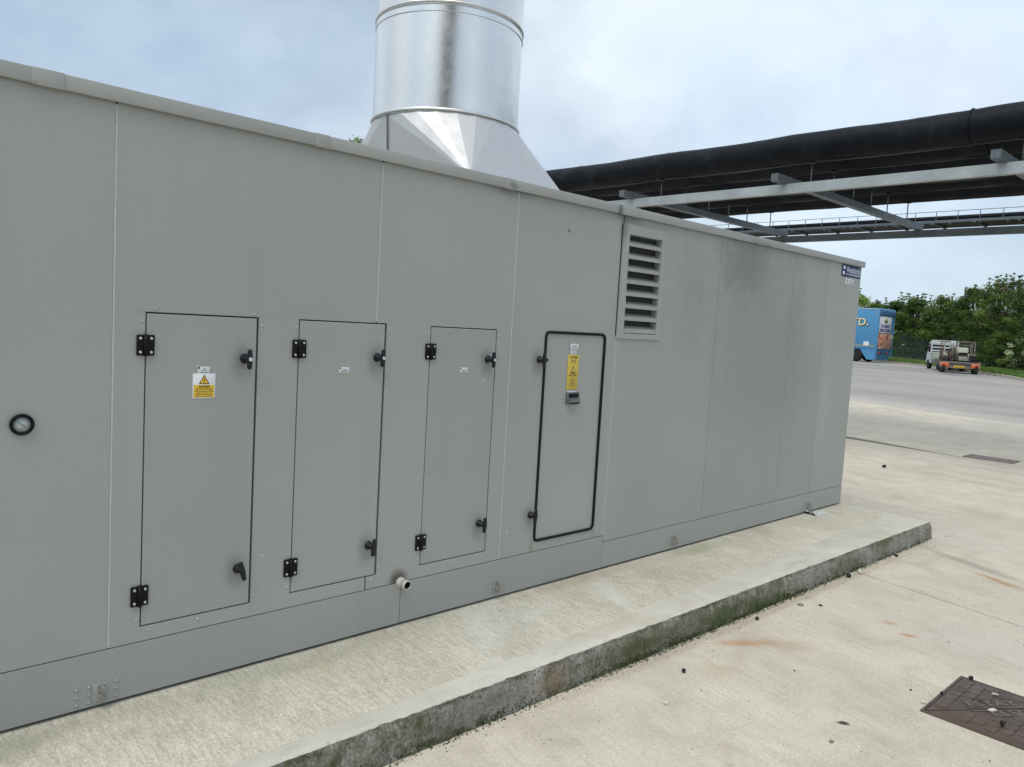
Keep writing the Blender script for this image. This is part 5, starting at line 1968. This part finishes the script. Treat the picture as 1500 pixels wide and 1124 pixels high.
# local frame: +y forward, +x right, origin at ground under the rear axle centre
th = R(11)
tr_dir = (vdir * math.cos(th) - rdir * math.sin(th)).normalized()
truck = thing('flatbed_truck', 'small white dropside truck with a barred headboard, by the grass verge', 'truck', (51.4, 12.45, 0.4), None, world=False, rotz=math.atan2(tr_dir.y, tr_dir.x) - PI / 2)
mb = MB()
prof_ = [(2.05, 0.42), (2.05, 1.92), (2.18, 2.02), (2.85, 2.02), (3.28, 1.28), (3.42, 0.95), (3.42, 0.42)]
v = [(-0.82, y, z) for y, z in prof_] + [(0.82, y, z) for y, z in prof_]
n = len(prof_)
mb.add(v, [tuple(range(n)), tuple(range(2 * n - 1, n - 1, -1))] + [(i, i + n, (i + 1) % n + n, (i + 1) % n) for i in range(n)], TW)
cab = mb.build('cab', truck)
bm = bmesh.new(); bm.from_mesh(cab.data); bmesh.ops.recalc_face_normals(bm, faces=bm.faces[:])
bmesh.ops.bevel(bm, geom=bm.edges[:], offset=0.05, segments=2, affect='EDGES'); bm.to_mesh(cab.data); bm.free()
for sx in (-1, 1):
    mb = MB()
    q = [(2.25, 1.25), (2.28, 1.86), (2.80, 1.86), (3.16, 1.25)]
    v = [(sx * 0.822, y, z) for y, z in q] + [(sx * 0.832, y, z) for y, z in q]
    mb.add(v, [(0, 1, 2, 3), (7, 6, 5, 4), (0, 4, 5, 1), (1, 5, 6, 2), (2, 6, 7, 3), (3, 7, 4, 0)], M_GLASS)
    mb.build('side_window', cab)
    mb = MB(); mb.rbox(sx * 0.95 - 0.07, sx * 0.95 + 0.07, 3.0, 3.08, 1.25, 1.62, M_BLACKP, 0.02); mb.box(min(sx * 0.82, sx * 0.93), max(sx * 0.82, sx * 0.93), 3.02, 3.06, 1.5, 1.54, M_BLACKP); mb.build('wing_mirror', cab)
mb = MB(); mb.box(-0.78, 0.78, 2.035, 2.048, 1.0, 1.90, M_GLASS); mb.build('rear_window', cab)
mb = MB(); mb.box(-0.45, 0.45, -1.0, 3.1, 0.45, 0.62, TGREY); mb.build('chassis', truck)
mb = MB(); mb.box(-0.88, 0.88, -0.95, 1.95, 0.80, 0.88, TCREAM); mb.build('load_bed', truck)
for sx in (-1, 1):
    for k in range(2):
        mb = MB(); z = 0.885 + k * 0.19
        mb.rbox(sx * 0.88 - 0.02, sx * 0.88 + 0.02, -0.95, 1.90, z, z + 0.18, TCREAM, 0.012, seg=1); mb.build('dropside_board', truck)
for k in range(2):
    mb = MB(); z = 0.885 + k * 0.19
    mb.rbox(-0.86, 0.86, -0.99, -0.95, z, z + 0.18, TCREAM, 0.012, seg=1); mb.build('tailboard', truck)
head = MB()
for sx in (-0.86, 0.86, 0.0):
    head.box(sx - 0.035, sx + 0.035, 1.93, 1.99, 0.885, 2.12, TW)
headboard = head.build('headboard', truck)
for z in (1.32, 1.56, 1.80, 2.05):
    mb = MB(); mb.box(-0.825, 0.825, 1.90, 1.93, z, z + 0.09, TW); mb.build('headboard_bar', headboard)
for (wx, wy) in ((-0.84, 0), (0.60, 0), (-0.84, 2.75), (0.60, 2.75)):
    mb = MB()
    mb.lathe([(0.19, 0), (0.33, 0.0), (0.36, 0.04), (0.36, 0.20), (0.33, 0.24), (0.19, 0.24)], TYRE, 22, Matrix.Translation((wx, wy, 0.36)) @ Matrix.Rotation(PI / 2, 4, 'Y'))
    w_o = mb.build('wheel', truck)
    m = MB(); m.lathe([(0.195, 0.03), (0.18, 0.06), (0.07, 0.08), (0.06, 0.03)], RIM, 16, Matrix.Translation((wx, wy, 0.36)) @ Matrix.Rotation(PI / 2, 4, 'Y')); m.build('rim', w_o)
for wx in (-0.86, 0.86):
    mb = MB(); mb.box(wx - 0.03, wx + 0.03, -0.6, -0.4, 0.35, 0.8, TGREY); mb.build('mudguard', truck)
mb = MB()
mb.box(-0.03, 0.03, -1.5, -0.9, 0.42, 0.50, TGREY)
mb.build('tow_hitch', truck)
truck.scale = (0.86, 0.86, 0.86)

# ------------------------------------------------------------------ plant trailer with its load
M_RUSTY = plain('rusty_frame_steel', (0.16, 0.10, 0.075), 0.6, 0.3, var=0.35, scale=6)
M_PALEF = plain('pale_frame_paint', (0.24, 0.19, 0.165), 0.5, var=0.25)
M_BEAMR = plain('rusty_beam_paint', (0.30, 0.22, 0.18), 0.6, var=0.3, scale=4)
td = (vdir * math.cos(R(4)) - rdir * math.sin(R(4))).normalized()
ta = math.atan2(td.y, td.x) - PI / 2
trailer = thing('plant_trailer', 'low galvanised plant trailer with red lamps and a yellow number plate', 'trailer', (47.25, 10.72, 0.4), None, world=False, rotz=ta)
mb = MB(); mb.box(-0.92, 0.92, 0.0, 2.4, 0.52, 0.58, TGREY); mb.build('deck', trailer)
mb = MB(); mb.rbox(-0.98, 0.98, -0.05, 0.0, 0.28, 0.64, M_BEAMR, 0.01, seg=1)
mb.box(-0.99, 0.99, -0.06, -0.051, 0.58, 0.64, M_PALEF)
mb.box(-0.52, 0.52, -0.058, -0.0505, 0.40, 0.57, TGREY)
tb = mb.build('tail_beam', trailer)
for sx in (-1, 1):
    mb = MB(); mb.rbox(min(sx * 0.55, sx * 0.93), max(sx * 0.55, sx * 0.93), -0.085, -0.061, 0.34, 0.56, LORANGE, 0.01, seg=1); t_ = mb.build('tail_lamp', trailer)
    m = MB(); m.lathe([(0.06, 0), (0.05, 0.02)], LRED, 12, Matrix.Translation((sx * 0.80, -0.086, 0.46)) @ Matrix.Rotation(PI / 2, 4, 'X')); m.build('red_lens', t_)
mb = MB(); mb.rbox(-0.30, 0.22, -0.075, -0.061, 0.30, 0.42, M_YELLOW, 0.004, seg=1)
for k in range(7):
    mb.box(-0.25 + k * 0.065, -0.21 + k * 0.065, -0.078, -0.0745, 0.325, 0.395, M_FADEINK)
mb.build('number_plate', trailer)
for sx in (-1, 1):
    mb = MB(); mb.box(min(sx * 0.98, sx * 0.94), max(sx * 0.98, sx * 0.94), 0.0, 2.4, 0.42, 0.72, M_RUSTY); mb.build('side_rail', trailer)
    for wy in (0.9, 1.6):
        mb = MB(); mb.lathe([(0.15, 0), (0.26, 0.0), (0.28, 0.03), (0.28, 0.15), (0.26, 0.18), (0.15, 0.18)], TYRE, 18, Matrix.Translation((sx * 0.80 - 0.09, wy - 0.75, 0.28)) @ Matrix.Rotation(PI / 2, 4, 'Y')); mb.build('wheel', trailer)
mb = MB(); mb.box(-0.04, 0.04, 2.4, 3.3, 0.42, 0.50, M_STEEL); mb.build('drawbar', trailer)


def cage(mb, x0, x1, y0, y1, z0, z1, r, mat, mids=()):
    P4 = [(x0, y0), (x1, y0), (x1, y1), (x0, y1)]
    for (a, b) in P4:
        mb.tube([(a, b, z0), (a, b, z1)], r, mat, 6)
    for z in (z1,) + tuple(mids):
        for k in range(4):
            a, b = P4[k], P4[(k + 1) % 4]
            mb.tube([(a[0], a[1], z), (b[0], b[1], z)], r, mat, 6)


def at_trailer(o):
    o.location = (47.25, 10.72, 0.4 + 0.58); o.rotation_euler = (0, 0, ta)
    return o


gen = thing('generator', 'black boxy generator wedged between the frames on the trailer', 'generator', (47.25, 10.72, 0.98), None, False, ta)
mb = MB(); mb.rbox(-0.44, -0.12, 0.75, 1.25, 0.08, 0.52, TGREY, 0.03); mb.build('housing', gen)
mb = MB(); cage(mb, -0.48, -0.09, 0.70, 1.30, 0.0, 0.60, 0.018, M_RUSTY); mb.build('frame', gen)
mb = MB(); mb.tube([(-0.3, 0.9, 0.52), (-0.3, 0.9, 0.66), (-0.2, 0.9, 0.7)], 0.03, M_RUSTY, 8); mb.build('exhaust', gen)
for k in range(3):
    m = MB(); m.lathe([(0.10, 0), (0.20, 0.0), (0.22, 0.04), (0.22, 0.10), (0.20, 0.14), (0.10, 0.14), (0.10, 0)], TYRE, 16, caps=False)
    o = m.build('spare_tyre')
    c_, s_ = math.cos(ta), math.sin(ta)
    lx_, ly_ = 0.66 + 0.02 * k, 0.62 + 0.015 * k
    o.location = (47.25 + lx_ * c_ - ly_ * s_, 10.72 + lx_ * s_ + ly_ * c_, 0.98 + 0.145 * k)
    tag(o, ['lowest', 'middle', 'topmost'][k] + ' spare tyre of the small stack on the right of the trailer', 'tyre', 'spare tyres stacked on the trailer')
ld = thing('compressor', 'cream engine compressor on small wheels in the middle of the trailer', 'compressor', (47.25, 10.72, 0.98), None, False, ta)
mb = MB(); mb.rbox(-0.10, 0.42, 0.5, 1.3, 0.40, 0.86, TCREAM, 0.06); mb.build('canopy', ld)
mb = MB(); mb.box(-0.08, 0.40, 0.49, 0.499, 0.42, 0.58, M_DARKIN); mb.build('grille', ld)
mb = MB(); cage(mb, -0.16, 0.50, 0.42, 1.4, 0.28, 0.36, 0.025, M_RUSTY); mb.build('skid', ld)
for wx in (-0.32, 0.50):
    mb = MB(); mb.lathe([(0.07, 0), (0.15, 0), (0.16, 0.03), (0.16, 0.08), (0.07, 0.1)], TYRE, 16, Matrix.Translation((wx, 0.5, 0.16)) @ Matrix.Rotation(PI / 2, 4, 'Y')); w_o = mb.build('wheel', ld)
    m = MB(); m.lathe([(0.07, -0.005), (0.05, -0.015), (0.02, -0.015)], TW, 12, Matrix.Translation((wx, 0.5, 0.16)) @ Matrix.Rotation(PI / 2, 4, 'Y')); m.build('rim', w_o)
mb = MB()
mb.tube([(-0.36, 0.55, 0.1), (-0.33, 0.7, 1.15)], 0.03, M_PALEF, 6); mb.build('handle', ld); mb = MB();  mb.tube([(0.52, 0.55, 0.2), (0.52, 0.6, 1.1)], 0.02, M_PALEF, 6)
mb.build('handle', ld)
wd = thing('roller_frame', 'rusty tubular frame machine on the left of the trailer', 'frame', (47.25, 10.72, 0.98), None, False, ta)
mb = MB(); cage(mb, -0.84, -0.46, 0.35, 1.2, 0.0, 0.62, 0.028, M_RUSTY, (0.35,)); mb.build('frame', wd)
mb = MB(); mb.rbox(-0.80, -0.52, 0.5, 1.0, 0.06, 0.32, TGREY, 0.04); mb.build('drum', wd)
mb = MB(); mb.tube([(-0.84, 0.35, 0.6), (-0.80, 0.3, 1.1), (-0.5, 0.3, 1.1), (-0.46, 0.35, 0.6)], 0.022, M_PALEF, 6); mb.build('handle', wd)
wm_ = thing('cement_mixer', 'white bodied small mixer standing left of the compressor on the trailer', 'mixer', (47.25, 10.72, 0.98), None, False, ta)
mb = MB(); mb.lathe([(0.10, 0), (0.17, 0.1), (0.17, 0.28), (0.10, 0.42)], TW, 14, Matrix.Translation((-0.26, 1.5, 0.78)) @ Matrix.Rotation(R(25), 4, 'X')); mb.build('mixer_drum', wm_)
mb = MB()
mb.tube([(-0.40, 1.4, 0), (-0.30, 1.5, 0.85)], 0.03, M_PALEF, 6); mb.tube([(-0.12, 1.4, 0), (-0.22, 1.5, 0.85)], 0.03, M_PALEF, 6)
mb.rbox(-0.42, -0.20, 1.35, 1.6, 0.10, 0.5, TW, 0.03)
mb.build('stand', wm_)
wc = thing('cage_frame', 'tall pale pipe cage on the right of the trailer', 'cage', (47.25, 10.72, 0.98), None, False, ta)
mb = MB(); cage(mb, 0.05, 0.86, 1.45, 2.35, 0.0, 1.18, 0.028, M_PALEF, (0.98,)); mb.build('frame', wc)
mb = MB(); mb.box(0.62, 0.86, 1.0, 1.3, 0.15, 0.55, M_PALEF); mb.build('box', wc)
wb = thing('cage_frame', 'rusty pipe cage at the front left of the trailer, against the truck tail', 'cage', (47.25, 10.72, 0.98), None, False, ta)
mb = MB(); cage(mb, -0.75, -0.1, 1.65, 2.35, 0.0, 1.16, 0.026, M_RUSTY, (0.62,)); mb.build('frame', wb)

# ------------------------------------------------------------------ unseen tower added behind the photographer to darken the stack reflection
M_UNSEENCLAD = plain('unseen_tower_dark_cladding', (0.06, 0.055, 0.05), 0.6, var=0.15, scale=1)
tw = thing('unseen_tower', 'tall dark clad tower added unseen behind the viewer for its reflection in the stack', 'building', (-14.8, -21.0, 0), None, False, math.atan2(-0.79, -0.61))
mb = MB()
mb.box(-3, 3, -4.6, 4.6, -0.1, 26.0, M_UNSEENCLAD)
wl_ = mb.build('unseen_tower_wall', tw)
mb = MB(); mb.box(-3.15, 3.15, -4.75, 4.75, 26.0, 26.4, M_STEELD); mb.build('roof', tw)
for z in (3, 7, 11, 15):
    mb = MB(); mb.box(-3.03, -2.99, -1.0, 1.0, z, z + 1.4, M_GLASS); mb.build('unseen_tower_window', tw)
